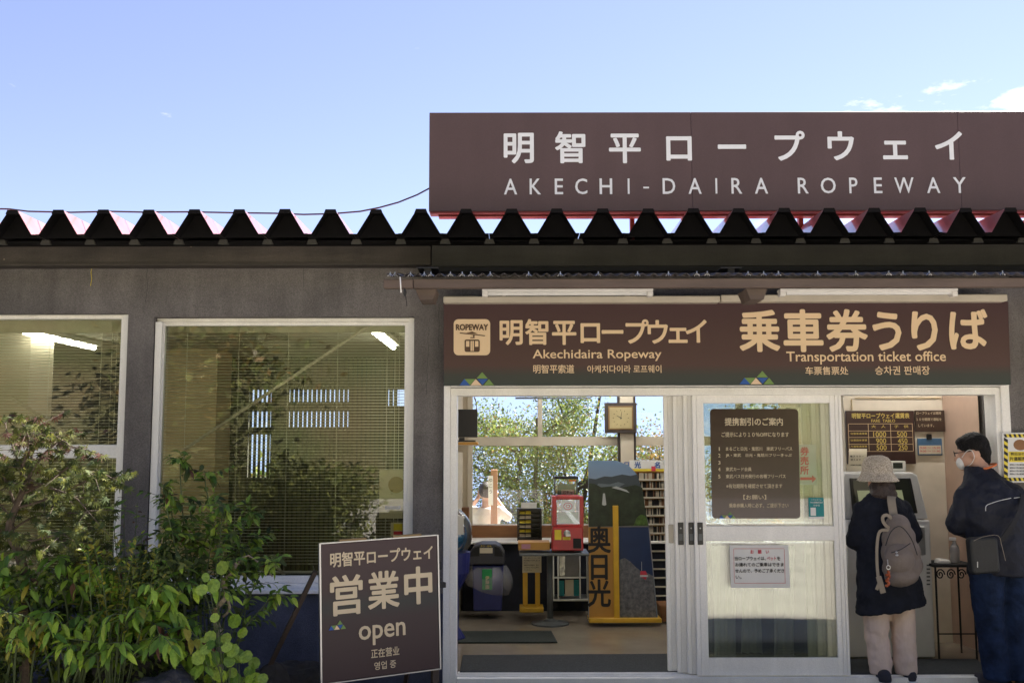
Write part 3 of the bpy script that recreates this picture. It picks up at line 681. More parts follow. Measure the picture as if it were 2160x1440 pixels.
# ------------------------------------------------------------------ alcove with the ticket machine
YA = 1.15
ax0 = xx(1783, YA, 950); ax1 = xx(1992, YA, 950)
part('alcove_wall', mat('pale_alcove_plaster', (0.70, 0.63, 0.52), .85, var=.05), B, lambda b: (b.box(ax0, ax1, YA, YA + .08, FZ, ZC - .003), b.box(ax0, ax0 + .08, YA + .08, YB - .003, FZ, ZC - .003)))
part('alcove_side_wall', M['pinkwall'], B, lambda b: b.add([(ax1 + .002, YA + .02, FZ), (xx(2068, .7, 950), .7, FZ), (xx(2068, .7, 950), .7, ZC - .003), (ax1 + .002, YA + .02, ZC - .003), (ax1 + .04, YA + .10, FZ), (xx(2068, .7, 950) + .03, .78, FZ), (xx(2068, .7, 950) + .03, .78, ZC - .003), (ax1 + .04, YA + .10, ZC - .003)],
     [(0, 1, 2, 3), (7, 6, 5, 4), (0, 3, 7, 4), (1, 5, 6, 2)]))
part('alcove_return', M['stucco'], B, lambda b: b.box(xx(2068, .7, 950) + .031, XR - .01, .69, .77, FZ, ZC - .003))
part('wall_panel_joint', M['tan'], B, lambda b: (b.box(ax0 + .09, ax1 - .01, YA - .012, YA - .001, zz(842, YA), zz(840, YA)), b.box(xx(1797, YA), xx(1798.5, YA), YA - .012, YA - .001, zz(866, YA), zz(843, YA))))

# fare board
y = YA - .03
t = thing('fare_board', 'brown fare table with prices in yellow above the ticket machine', 'sign', tuple(at(1857, 978, y)))
part('panel', mat('brown_board', (0.048, 0.022, 0.018), 0.4), t, lambda b: b.pbox(1786, 866, 1930, 978, y, y + .02), bevel=.002)
b = MB(); q = y - .003
b.ptext('明智平ロープウェイ運賃表', 1797, 871, 1918, 882, q, off=.012); b.ptext('FARE  TABLO', 1838, 884, 1888, 890, q, off=.004)
for (s_, a0, a1, b0, b1) in (('1000', 1842, 1869, 910, 921), ('500', 1892, 1913, 910, 921), ('900', 1848, 1869, 924, 935), ('450', 1894, 1914, 924, 935), ('500', 1849, 1870, 938, 949), ('250', 1895, 1914, 938, 949)):
    b.ptext(s_, a0, b0, a1, b1, q, off=.008)
b.ptext('大　人', 1838, 896, 1868, 902, q); b.ptext('子　供', 1886, 896, 1916, 902, q)
b.ptext('往復普通運賃', 1794, 912, 1829, 916, q); b.ptext('往復団体運賃', 1794, 926, 1829, 930, q); b.ptext('片道普通運賃', 1794, 939, 1829, 943, q)
b.build('lettering', mat('yellow_lettering', (0.62, 0.48, 0.13), 0.6), t)
b = MB()
for yy in (893, 908, 921.5, 936, 951): b.pbox(1790, yy, 1926, yy + .8, q, q + .002)
for xq in (1790, 1832, 1879, 1925.2): b.pbox(xq, 893.8, xq + .8, 951, q - .0003, q + .0015)
b.build('table_rule', M['gold'], t)
t = thing('notice_board', 'small brown interval notice right of the fare table', 'sign', tuple(at(1960, 910, y)))
part('panel', mat('brown_board_small', (0.055, 0.030, 0.020), 0.4), t, lambda b: b.pbox(1931, 865, 1993, 910, y, y + .018), bevel=.002)
b = MB()
for s_, a, c_, d_ in (('ロープウェイは随時', 1933, 1985, 868), ('１０分間隔で運転を', 1933, 1986, 881), ('しています。', 1937, 1970, 894)): b.ptext(s_, a, d_, c_, d_ + 6, q)
b.build('lettering', M['gold2'], t)
t = thing('card_holder', 'blue framed opening hours card hanging from a black clip', 'card', tuple(at(1961, 960, y)))
part('frame', mat('blue_card_frame', (0.06, 0.14, 0.26), 0.5), t, lambda b: b.pbox(1936, 924, 1988, 960, y, y + .012), bevel=.008, seg=3)
part('card', M['paper_w'], t, lambda b: b.pbox(1938.5, 939, 1985.5, 957, y - .004, y - .001))
part('clip', M['black'], t, lambda b: b.pbox(1955, 915, 1966, 927, y - .012, y - .001), bevel=.003)
b = MB(); b.ptext('9:00 ～ 15:30', 1941, 942, 1983, 946, y - .006); b.ptext('9:00 ～ 11:30', 1941, 949, 1983, 953, y - .006); b.build('lettering', M['redink'], t)

# ticket machine
YK = .58
t = thing('ticket_machine', 'tall pale ticket vending machine with a slanted touch screen', 'ticket machine', tuple(at(1880, 1390, YK)))
M['kiosk'] = mat('pale_machine_enamel', (0.70, 0.70, 0.70), 0.45, var=0.05)
part('cabinet', M['kiosk'], t, lambda b: b.pprism([(1787, 1386), (1787, 1096), (1962, 1096), (1974, 1386)], YK, YK + .50), bevel=.012, seg=2)
part('upper_housing', M['kiosk'], t, lambda b: b.pprism([(1784, 1094), (1778, 1010), (1784, 998), (1925, 996), (1938, 1002), (1961, 1094)], YK + .02, YK + .45, yref=YK), bevel=.010, seg=2)
part('screen_bezel', M['black'], t, lambda b: b.pprism([(1800, 1086), (1793, 1008), (1922, 1007), (1937, 1082)], YK + .006, YK + .019, yref=YK), bevel=.004)
part('touch_screen', M['screen'], t, lambda b: b.pprism([(1806, 1080), (1799, 1014), (1917, 1012), (1930, 1077)], YK + .001, YK + .005, yref=YK))
part('screen_window', mat('screen_menu', (0.16, 0.17, 0.10), 0.3, emit=(.30, .32, .18, .12)), t, lambda b: b.pprism([(1814, 1072), (1808, 1034), (1902, 1033), (1910, 1070)], YK - .003, YK + .0005, yref=YK))
part('coin_panel', M['steel'], t, lambda b: (b.pbox(1930, 1110, 1952, 1170, YK - .006, YK - .001)), bevel=.003)
part('side_vent', M['greysteel'], t, lambda b: [b.pbox(1955, 1190 + 8 * k, 1962, 1193 + 8 * k, YK - .005, YK - .001) for k in range(6)])
part('plinth', M['blackmat'], t, lambda b: b.box(at(1792, 1390, YK).x, at(1970, 1390, YK).x, YK + .03, YK + .48, FZ, at(1880, 1384, YK).z))
# device standing on top of it, paper notice
t = thing('small_terminal', 'little white terminal with a dark display on the ticket machine', 'terminal', tuple(at(1895, 994, YK + .2)))
part('case', M['white'], t, lambda b: b.pbox(1878, 972, 1911, 994, YK + .14, YK + .26), bevel=.006, seg=2)
part('display', M['screen'], t, lambda b: b.pbox(1884, 975.5, 1904, 987.5, YK + .135, YK + .1385))
t = thing('paper_notice', 'curled paper notice standing at the left on the ticket machine', 'notice', tuple(at(1808, 996, YK + .15)))
def curl(b):
    n = 8; vs = []
    for i in range(n + 1):
        v = i / n; Yc = YK + .14 + .10 * max(0, v - .6) ** 2 * 3
        for px in (1789, 1827): vs.append(tuple(at(px + 2 * v, 992 - 46 * v, Yc)))
    b.add(vs, [(2 * i, 2 * i + 1, 2 * i + 3, 2 * i + 2) for i in range(n)])
part('sheet', M['paper_w'], t, curl)
b = MB(); b.ptext('電子マネー', 1793, 960, 1822, 964, YK + .136); b.ptext('使えます', 1794, 967, 1816, 971, YK + .136); b.ptext('ご利用の方は係員まで', 1793, 979, 1823, 982, YK + .136); b.build('lettering', M['ink'], t)
# iron stand with bottle and cloth
YS = .5
t = thing('iron_stand', 'black wrought iron stand with scrolls beside the ticket machine', 'stand', tuple(at(2010, 1385, YS)))
zt = at(2005, 1190, YS).z; xa, xb = xx(1969, YS, 1190), xx(2060, YS, 1190)
part('table_top', M['blackmat'], t, lambda b: b.box(xa, xb, YS, YS + .28, zt - .02, zt), bevel=.004)
for (x, y_) in ((xa + .02, YS + .02), (xb - .02, YS + .02), (xa + .02, YS + .26), (xb - .02, YS + .26)):
    part('leg', M['blackmat'], t, lambda b: b.tube([(x, y_, FZ), (x, y_, zt - .02)], .007, 6))
part('scroll', M['blackmat'], t, lambda b: [b.tube([(xa + .05 + k * .075 + .032 * (1 - j / 20) * math.cos(j * .62), YS + .012, zt - .07 + .04 * (1 - j / 20) * math.sin(j * .62)) for j in range(18)], .005, 5) for k in range(4)])
part('stretcher', M['blackmat'], t, lambda b: b.tube([(xa + .02, YS + .02, FZ + .18), (xb - .02, YS + .02, FZ + .18)], .005, 5))
t = thing('spray_bottle', 'translucent disinfectant spray bottle on the iron stand', 'bottle', (xx(2014, YS + .1, 1170), YS + .1, zt))
xq = xx(2014, YS + .1, 1170)
part('body', mat('milky_plastic', (0.45, 0.44, 0.44), .3, alpha=.7), t, lambda b: b.lathe(xq, YS + .1, [(.031, zt + .001), (.033, zt + .09), (.026, zt + .12), (.012, zt + .14), (.012, zt + .155)], 16), smooth=True)
part('nozzle', M['white'], t, lambda b: (b.box(xq - .035, xq + .012, YS + .09, YS + .11, zt + .157, zt + .18),), bevel=.003)
t = tag(part('folded_cloth', M['white'], None, lambda b: b.loft([(xx(1988, YS + .1, 1185), YS + .1, zt + .002, .058, .05), (xx(1988, YS + .1, 1185), YS + .1, zt + .018, .055, .047), (xx(1983, YS + .1, 1185), YS + .1, zt + .03, .03, .03)], 10)), 'white folded cloth lying on the iron stand', 'cloth')

# ------------------------------------------------------------------ hall furniture
# mats
def mat_thing(name, pts, m, label, z=FZ):
    b = MB(); P = []
    for px, py in pts:
        d = at(px, py, 1.0) - cam.location; k = (z - CZ) / d.z; P.append((cam.location + d * k))
    vs = [(p.x, p.y, z + .002) for p in P] + [(p.x, p.y, z + .013) for p in P]
    b.add(vs, [(4, 5, 6, 7), (0, 3, 2, 1)] + [(i, (i + 1) % 4, (i + 1) % 4 + 4, i + 4) for i in range(4)])
    return tag(b.build(name, m, None, bevel=.003), label, 'mat', 'mats on the hall floor')
mat_thing('door_mat', [(970, 1419), (1440, 1419), (1440, 1381), (976, 1384)], M['mat_rubber'], 'long grey speckled mat just inside the threshold')
mat_thing('floor_mat', [(966, 1357), (1176, 1356), (1163, 1332), (966, 1333)], M['mat_green'], 'dark green mat further in on the hall floor')
mat_thing('alcove_mat', [(1792, 1424), (2100, 1424), (2060, 1392), (1792, 1392)], M['mat_rubber'], 'grey mat in front of the ticket machine')

# television on its shelf
YT = 1.9
t = thing('television', 'small black television on a shelf at the left of the hall', 'television', tuple(at(985, 930, YT)))
part('screen', M['black'], t, lambda b: b.pbox(950, 863, 1007, 922, YT, YT + .05), bevel=.004)
part('foot', M['black'], t, lambda b: (b.pbox(968, 922.5, 980, 928, YT + .01, YT + .04), b.pbox(955, 928, 1003, 931.5, YT - .03, YT + .08)))
part('cable', M['black'], t, lambda b: b.tube([at(1000, 835, YT + .02), at(1004, 848, YT + .02), at(1006, 866, YT + .02)], .004, 5))
t = thing('wall_shelf', 'small wooden wall shelf carrying the black television', 'shelf', tuple(at(985, 938, YT)))
part('board', M['ochre'], t, lambda b: b.box(xp1, at(1008, 935, YT).x, YT - .05, YT + .2, at(985, 938, YT).z, at(985, 932, YT).z), bevel=.003)
part('bracket', M['ivory'], t, lambda b: b.box(xp1, xp1 + .10, YT, YT + .03, at(985, 953, YT).z, at(985, 938.5, YT).z))

# clock
YQ = YB - .15
t = thing('wall_clock', 'square wall clock with dark frame on the column', 'clock', tuple(at(1309, 882, YQ)))
part('frame', M['darkwood'], t, lambda b: b.pbox(1276, 849, 1343, 913, YQ, YQ + .045), bevel=.006)
part('rim', mat('dull_brass_rim', (.20, .12, .05), .4, .5), t, lambda b: b.pbox(1283, 856, 1336, 906, YQ - .006, YQ - .001), bevel=.002)
part('face', mat('cream_clock_face', (0.34, 0.28, 0.14), .5), t, lambda b: b.pbox(1286, 859, 1333, 903, YQ - .010, YQ - .0065))
b = MB(); c = at(1309.5, 881, YQ - .012)
for k in range(12):
    a = k * math.pi / 6; r0, r1 = .066, .078; w = .0022
    d = Vector((math.sin(a), 0, math.cos(a))); n_ = Vector((d.z, 0, -d.x)) * w
    b.add([tuple(c + d * r0 - n_), tuple(c + d * r0 + n_), tuple(c + d * r1 + n_), tuple(c + d * r1 - n_)], [(0, 1, 2, 3)])
b.build('hour_mark', M['ink'], t)
for nm, a, r1, w in (('hour_hand', R(-60), .045, .004), ('minute_hand', R(10), .062, .003)):
    d = Vector((math.sin(a), 0, math.cos(a))); n_ = Vector((d.z, 0, -d.x)) * w; b = MB(); cc = c + Vector((0, -.002, 0))
    b.add([tuple(cc - d * .012 - n_), tuple(cc - d * .012 + n_), tuple(cc + d * r1 + n_ * .4), tuple(cc + d * r1 - n_ * .4)], [(0, 1, 2, 3)]); b.build(nm, M['ink'], t)
tag(part('curtain_rail', M['greysteel'], None, lambda b: b.pbox(1087, 837, 1246, 841, YB - .3, YB - .27)), 'thin grey rail hanging across the top of the rear window', 'rail')

# counter under the window
YC = 2.55
zc_ = at(1100, 1142, YC).z
t = thing('counter', 'long dark counter with a white edge under the rear window', 'counter', (xx(1150, YC), YC, FZ))
part('top', M['white'], t, lambda b: b.box(xp1 + .02, 2.4, YC, YB - .045, zc_ - .02, zc_), bevel=.003)
part('front_panel', mat('navy_counter_cloth', (0.010, 0.012, 0.022), .85, var=.4), t, lambda b: b.box(xp1 + .02, 2.4, YC + .06, YC + .09, FZ + .001, zc_ - .021))

# brochure rack
YF = 2.6
t = thing('brochure_rack', 'black tiered rack of yellow brochures on the counter', 'rack', tuple(at(1117, 1140, YF)))
part('case', M['black'], t, lambda b: (b.pbox(1091, 1072, 1094, 1140, YF, YF + .12), b.pbox(1140, 1072, 1143, 1140, YF, YF + .12), b.pbox(1094, 1072, 1140, 1075, YF, YF + .12), b.pbox(1094, 1134, 1140, 1140, YF, YF + .12), b.box(xx(1094, YF), xx(1140, YF), YF + .11, YF + .119, at(1117, 1134, YF).z, at(1117, 1075, YF).z)))
for k in range(6):
    yy = 1078 + k * 9.6
    part('shelf', M['black'], t, lambda b: b.pbox(1094.5, yy + 6, 1139.5, yy + 7.4, YF + .01, YF + .10))
    part('brochure', M['paper_w'] if k % 2 else M['yellowp'], t, lambda b: (b.pbox(1096, yy, 1107, yy + 6, YF + .03, YF + .08), b.pbox(1108.5, yy - .5, 1120, yy + 6, YF + .03, YF + .08)))
t = tag(part('name_card', M['paper'], None, lambda b: b.pbox(1099, 1059, 1132, 1071.5, YF + .04, YF + .045)), 'white card standing on top of the brochure rack', 'card')

# pedestal table with wooden box and red capsule machine
YP = 1.95
cxp = xx(1160, YP, 1240); zt2 = at(1160, 1162, YP).z
t = thing('pedestal_table', 'grey pedestal table with a round foot carrying the red machine', 'table', (cxp, YP, FZ))
part('table_top', M['greysteel'], t, lambda b: b.box(xx(1095, YP, 1162), xx(1240, YP, 1162), YP - .18, YP + .2, zt2 - .02, zt2), bevel=.004)
part('post', M['greysteel'], t, lambda b: b.tube([(cxp, YP, FZ + .03), (cxp, YP, zt2 - .02)], .026, 14), smooth=True)
part('foot', M['greysteel'], t, lambda b: b.lathe(cxp, YP, [(.16, FZ + .001), (.16, FZ + .012), (.06, FZ + .03), (.03, FZ + .05)], 28), smooth=False)
t = thing('wooden_tray', 'shallow wooden tray on the left of the pedestal table', 'tray', tuple(at(1125, 1160, YP)))
part('box', M['ochre'], t, lambda b: b.pbox(1093, 1143, 1160, 1160, YP - .12, YP + .08), bevel=.003)
part('slip', mat('pink_slip', (.45, .22, .28), .8), t, lambda b: b.pbox(1100, 1147, 1119, 1157, YP - .127, YP - .123))
t = thing('capsule_machine', 'red capsule toy machine with a green window on the table', 'vending machine', tuple(at(1198, 1161, YP)))
part('base', M['redp'], t, lambda b: b.pprism([(1164, 1161), (1166, 1110), (1230, 1110), (1231, 1161)], YP - .15, YP + .12), bevel=.008, seg=2)
part('window_frame', M['redp'], t, lambda b: (b.pbox(1165, 1047, 1174, 1109.5, YP - .13, YP + .1), b.pbox(1223, 1047, 1231, 1109.5, YP - .13, YP + .1), b.pbox(1174.2, 1046, 1222.8, 1053, YP - .13, YP + .1), b.pbox(1174.2, 1105, 1222.8, 1109.5, YP - .13, YP + .1)), bevel=.003)
part('window', M['clear'], t, lambda b: b.pbox(1174.5, 1053.5, 1222.5, 1104.5, YP - .122, YP - .118))
part('picture_card', M['paper'], t, lambda b: b.pbox(1184, 1056, 1212, 1079, YP - .10, YP - .095))
part('picture_card', mat('green_card', (.13, .33, .10), .6), t, lambda b: b.pbox(1176, 1080, 1220, 1103, YP - .10, YP - .095))
b = MB(); c = at(1198, 1067, YP - .1035); b.tube([c + Vector((.035 * math.cos(a / 16 * 6.283), 0, .028 * math.sin(a / 16 * 6.283))) for a in range(17)], .006, 5); b.tube([c + Vector((.015 * math.cos(a / 10 * 6.283), 0, .012 * math.sin(a / 10 * 6.283))) for a in range(11)], .005, 5); b.build('emblem', M['redink'], t)
part('coin_knob', M['steel'], t, lambda b: (b.ball(tuple(at(1196, 1124, YP - .165)), .028, .012, .028, 16, 8), b.box(at(1196, 1124, YP).x - .02, at(1196, 1124, YP).x + .02, YP - .19, YP - .172, at(1196, 1126, YP).z, at(1196, 1122, YP).z)), smooth=False)
part('price_label', M['yellowp'], t, lambda b: (b.pbox(1170, 1117, 1184, 1138, YP - .154, YP - .151), b.pbox(1187, 1132, 1203, 1138, YP - .154, YP - .151)))
part('capsule_hatch', M['blackmat'], t, lambda b: b.pbox(1209, 1135, 1226, 1156, YP - .154, YP - .151))
# second machine, clear top, behind
YP2 = 2.3
t = thing('capsule_machine', 'clear sided capsule machine with a dark cap behind the red one', 'vending machine', tuple(at(1194, 1160, YP2)))
part('case', M['clear'], t, lambda b: (b.pbox(1170, 1008, 1171, 1160, YP2, YP2 + .2), b.pbox(1217, 1008, 1218, 1160, YP2, YP2 + .2), b.pbox(1171, 1008, 1217, 1160, YP2 - .002, YP2)))
part('corner_post', M['greysteel'], t, lambda b: (b.pbox(1169, 1008, 1172, 1160, YP2 - .012, YP2 - .003), b.pbox(1216, 1008, 1219, 1160, YP2 - .012, YP2 - .003)))
part('cap', M['blackmat'], t, lambda b: b.pbox(1168, 1005, 1220, 1010, YP2 - .01, YP2 + .21), bevel=.003)
part('price_strip', mat('orange_print', (.5, .16, .02), .6), t, lambda b: b.pbox(1200, 1011, 1215, 1015, YP2 - .008, YP2 - .004))
part('display_card', M['teal'], t, lambda b: b.pbox(1176, 1020, 1212, 1046, YP2 + .05, YP2 + .055))
part('display_card', M['paper'], t, lambda b: b.pbox(1184, 1032, 1211, 1045, YP2 + .03, YP2 + .034))
b = MB(); b.ptext('ガチャ', 1187, 1034, 1208, 1042, YP2 + .027); b.build('lettering', M['ink'], t)
# steel trolley machine below
YV = 2.35
t = thing('display_trolley', 'steel framed capsule display trolley on casters under the table', 'trolley', tuple(at(1202, 1283, YV)))
def trol(b):
    for px in (1166, 1176, 1222, 1237): b.pbox(px, 1166 if px in (1176, 1222) else 1165, px + 3, 1262, YV, YV + .02)
    b.pbox(1169.2, 1216, 1236.8, 1219, YV + .001, YV + .019); b.pbox(1169.2, 1166, 1175.8, 1168, YV + .001, YV + .019)
part('frame', M['steel'], t, trol)
part('deck', M['steel'], t, lambda b: b.pbox(1164, 1262.5, 1243, 1267, YV - .02, YV + .3), bevel=.002)
part('panel', M['paper_w'], t, lambda b: b.pbox(1192, 1222, 1210, 1256, YV + .03, YV + .04))
part('panel', M['teal'], t, lambda b: (b.pbox(1210.5, 1222, 1221.5, 1256, YV + .03, YV + .04), b.pbox(1179.5, 1224, 1190, 1256, YV + .03, YV + .04)))
part('panel', mat('silver_film', (.5, .5, .45), .25, .5, bump=1, bscale=20), t, lambda b: b.pbox(1180, 1170, 1192, 1215, YV + .03, YV + .04))
part('panel', mat('grey_card', (.2, .2, .2), .6), t, lambda b: b.pbox(1192.5, 1170, 1221, 1215, YV + .03, YV + .04))
for px in (1170, 1238): part('caster', M['blackmat'], t, lambda b: b.tube([at(px, 1276, YV + .02), at(px, 1276, YV + .05)], .032, 14))
for px in (1219,): part('caster', M['blackmat'], t, lambda b: b.tube([at(px, 1274, YV + .25), at(px, 1274, YV + .28)], .032, 14))

# yellow notice stand
YN = 2.2
t = thing('notice_stand', 'yellow two legged stand holding a typed white notice', 'notice stand', tuple(at(1121, 1288, YN)))
part('leg', M['yellow'], t, lambda b: b.pbox(1103, 1207, 1113, 1277, YN, YN + .03), bevel=.003)
part('leg', M['yellow'], t, lambda b: b.pbox(1129, 1207, 1139, 1277, YN, YN + .03), bevel=.003)
part('foot', M['yellow'], t, lambda b: b.pbox(1096, 1277.5, 1146, 1287, YN - .10, YN + .12, yref=YN), bevel=.005)
part('sheet', M['paper_w'], t, lambda b: b.pbox(1102, 1167, 1142, 1207, YN - .008, YN + .004))
b = MB()
for k, s_ in enumerate(('乗車券は往復券売機にて', 'お買い求めください。その', '際は係員までお申し出くだ', 'さい。', '※団体のお客様は、窓口', 'にて承りますのでお声が', 'けください。')):
    b.ptext(s_, 1105, 1169.5 + k * 5, 1105 + 34 * (len(s_) / 12), 1172.8 + k * 5, YN - .011, off=.004)
b.build('lettering', M['ink'], t)

# waste bin
YW = 2.15
t = thing('waste_bin', 'navy waste bin with grey hooded lid and clear liner bag', 'waste bin', tuple(at(1028, 1288, YW)))
part('body', M['navy'], t, lambda b: b.pprism([(999, 1288), (996, 1192), (1062, 1192), (1058, 1288)], YW, YW + .24), bevel=.012, seg=2)
part('lid', mat('dark_grey_lid', (.035, .035, .05), .5), t, lambda b: b.pprism([(989, 1190), (989, 1168), (1000, 1152), (1015, 1147), (1045, 1147), (1055, 1152), (1064, 1168), (1064, 1190)], YW - .03, YW + .27, yref=YW - .03), bevel=.008, seg=2)
part('opening', M['blackmat'], t, lambda b: (b.pprism([(992, 1173), (994, 1164), (1002, 1154), (1011, 1152), (1011, 1172)], YW - .036, YW - .032, yref=YW - .03), b.pprism([(1061, 1173), (1059, 1164), (1052, 1154), (1043, 1152), (1043, 1172)], YW - .036, YW - .032, yref=YW - .03)))
part('lid_label', M['paper_w'], t, lambda b: b.pbox(1012, 1155, 1039, 1166, YW - .036, YW - .032))
b = MB(); b.ptext('カン・びん', 1014, 1149, 1037, 1153, YW - .037); b.build('lettering', M['yellowp'], t)
def bagf(b):
    n, m = 28, 7; vs = []
    c0 = at(1030, 1190, YW + .12)
    for j in range(m):
        v = j / (m - 1)
        for k in range(n):
            a = 2 * math.pi * k / n; r = 1.02 + .42 * math.sin(v * math.pi * .8) + .08 * math.sin(5 * a + 3 * v) + .05 * math.sin(9 * a)
            vs.append((c0.x + .145 * r * math.cos(a), YW + .12 + .15 * r * math.sin(a), c0.z - .01 - v * .19 - .05 * math.cos(a + .5) * v))
    b.add(vs, [(j * n + k, j * n + (k + 1) % n, (j + 1) * n + (k + 1) % n, (j + 1) * n + k) for j in range(m - 1) for k in range(n)])
part('liner_bag', M['bag_clear'], t, bagf, smooth=True)
part('label', M['stickergreen'], t, lambda b: b.pbox(1017, 1200, 1038, 1243, YW - .075, YW - .07))
b = MB(); b.pchars([('伊', 1028, 1218), ('藤', 1028, 1227), ('園', 1028, 1237)], .036, YW - .079, bold=.01)
b.build('lettering', M['peach'], t)

# candy globe machine at the left jamb
YD = 1.3
t = thing('globe_dispenser', 'clear domed candy dispenser half hidden by the left door jamb', 'dispenser', tuple(at(958, 1200, YD)))
c = at(955, 1125, YD)
part('dome', M['clear'], t, lambda b: b.ball(tuple(c), .155, .155, .20, 24, 14), smooth=True)
part('filling', mat('blue_candy_boxes', (.01, .12, .25), .5, var=.5, scale=30), t, lambda b: b.ball(tuple(c - Vector((.02, 0, .03))), .12, .12, .10, 16, 8))
part('body', M['navy'], t, lambda b: b.lathe(c.x, YD, [(.10, FZ), (.10, FZ + .02), (.05, FZ + .1), (.05, c.z - .45), (.13, c.z - .3), (.14, c.z - .14)], 20), smooth=False)
part('card', M['paper'], t, lambda b: b.pbox(955, 1087, 978, 1127, YD - .17, YD - .166))

# partition cupboard seen beside the jamb
tag(part('cupboard', M['wood'], None, lambda b: b.box(xp1 + .02, at(990, 1100, 2.5).x, 2.42, 2.53, zc_ + .001, at(985, 1070, 2.42).z), bevel=.004), 'brown wooden cupboard against the left end of the rear window', 'cupboard')

# big scenic display board
YE = 1.85
t = thing('display_board', 'tall scenic display board with mountain pictures and vertical black characters', 'display board', tuple(at(1315, 1313, YE)))
part('panel', M['bannergrad'], t, lambda b: b.pprism([(1241, 1306), (1241, 971), (1300, 971), (1325, 980), (1342, 998), (1354, 1030), (1362, 1080), (1370, 1110), (1388, 1306)], YE, YE + .012), bevel=.001)
M['p_far'] = mat('far_ridge_print', (.045, .06, .075), .5, var=.1)
M['p_dark'] = mat('forest_print', (.020, .030, .016), .5, var=.5, scale=14)
M['p_lake'] = mat('lake_print', (.12, .15, .18), .5)
M['p_green'] = mat('green_bush_print', (.05, .10, .015), .5, var=.6, scale=30)
M['p_deep'] = mat('deep_sky_print', (.010, .028, .10), .5)
M['p_frost'] = mat('frosted_tree_print', (.05, .055, .065), .6, col2=(.22, .22, .25), scale=28, detail=8)
M['p_white'] = mat('waterfall_print', (.42, .44, .46), .5)
part('print', M['p_far'], t, lambda b: b.pprism([(1242, 1040), (1242, 1008), (1256, 1010), (1275, 1004), (1290, 1005), (1312, 1000), (1330, 1003), (1344, 1000), (1354, 1032), (1354, 1040)], YE - .003, YE - .001))
part('print', M['p_lake'], t, lambda b: b.pprism([(1256, 1030), (1262, 1019), (1286, 1021), (1304, 1016), (1318, 1020), (1300, 1030)], YE - .0055, YE - .0035))
part('print', M['p_dark'], t, lambda b: b.pprism([(1242, 1110), (1242, 1018), (1255, 1020), (1268, 1027), (1290, 1025), (1310, 1028), (1340, 1022), (1355, 1028), (1362, 1080), (1368, 1108)], YE - .0085, YE - .006))
part('print', M['p_white'], t, lambda b: b.pprism([(1270, 1064), (1272, 1040), (1276, 1040), (1279, 1064), (1275, 1066)], YE - .0105, YE - .009))
part('print', M['p_white'], t, lambda b: b.pprism([(1290, 1028), (1300, 1025), (1322, 1033), (1328, 1039), (1310, 1033)], YE - .0105, YE - .009))
part('print', M['p_green'], t, lambda b: b.pprism([(1336, 1108), (1344, 1090), (1352, 1084), (1362, 1088), (1367, 1108)], YE - .0105, YE - .009))
part('print', M['ochre'], t, lambda b: b.pbox(1242, 1111, 1300, 1306, YE - .0035, YE - .001))
part('print', M['p_deep'], t, lambda b: b.pprism([(1306, 1303), (1306, 1111), (1368, 1111), (1386, 1303)], YE - .0035, YE - .001))
part('print', M['p_frost'], t, lambda b: b.pprism([(1307, 1303), (1307, 1180), (1318, 1176), (1330, 1184), (1342, 1196), (1352, 1204), (1362, 1206), (1378, 1214), (1385, 1303)], YE - .0065, YE - .004))
part('print', M['redink'], t, lambda b: (b.pprism([(1350, 1215), (1351, 1204), (1362, 1203), (1366, 1213), (1362, 1222)], YE - .0085, YE - .007),))
part('print', M['p_white'], t, lambda b: (b.pbox(1353, 1184, 1354, 1203, YE - .0085, YE - .007), b.pbox(1350, 1212, 1367, 1216, YE - .0105, YE - .009)))
part('batten', M['yellow'], t, lambda b: b.pbox(1294, 1066, 1306, 1306, YE - .03, YE - .006), bevel=.003)
part('foot', M['yellow'], t, lambda b: b.pbox(1243, 1304, 1396, 1313, YE - .06, YE + .14), bevel=.004)
b = MB(); b.pchars([('奥', 1264, 1137), ('日', 1264, 1194), ('光', 1264, 1250)], .235, YE - .006, bold=.022, squash=.86)
b.build('lettering', M['ink'], t)

# souvenir rack at right
YG = 2.6
t = thing('souvenir_rack', 'tall rack of small souvenirs in rows under a blue lettered banner', 'rack', tuple(at(1385, 1290, YG)))
part('back_board', M['ochre'], t, lambda b: b.pbox(1330, 972, 1470, 1290, YG + .06, YG + .08))
part('banner', M['paper'], t, lambda b: b.pbox(1328, 970, 1470, 988, YG + .02, YG + .03))
b = MB(); b.pchars([('日', 1322, 980), ('光', 1345, 980), ('名', 1387, 980), ('産', 1410, 980), ('品', 1433, 980)], .062, YG + .016, bold=.03); b.build('lettering', M['blue'], t)
part('banner_strip', M['yellowp'], t, lambda b: b.pbox(1334, 988.5, 1470, 993, YG + .015, YG + .03))
part('price_card', M['redink'], t, lambda b: b.pbox(1374, 983, 1383, 993, YG - .01, YG - .005))
it = MB(); mats_it = [M['ivory'], M['blackmat'], M['wood']]
for k in range(15):
    yy = 1010 + k * 18.8
    part('shelf', M['ivory'], t, lambda b: b.pbox(1334, yy, 1470, yy + 3, YG - .01, YG + .055))
    px = 1336.0
    while px < 1468:
        it.mi = random.choice([0, 0, 1, 2, 1]); it.pbox(px, yy - 13 + random.uniform(-1, 1), px + 1.7, yy - .3, YG + .02, YG + .05); px += 2.5
it.build('souvenir', mats_it, t)['kind'] = 'stuff'
tag(part('basket', M['wood'], None, lambda b: b.pprism([(1396, 1310), (1391, 1276), (1430, 1276), (1426, 1310)], 1.95, 2.2), bevel=.006), 'dark wooden tub standing right of the scenic display board', 'tub')

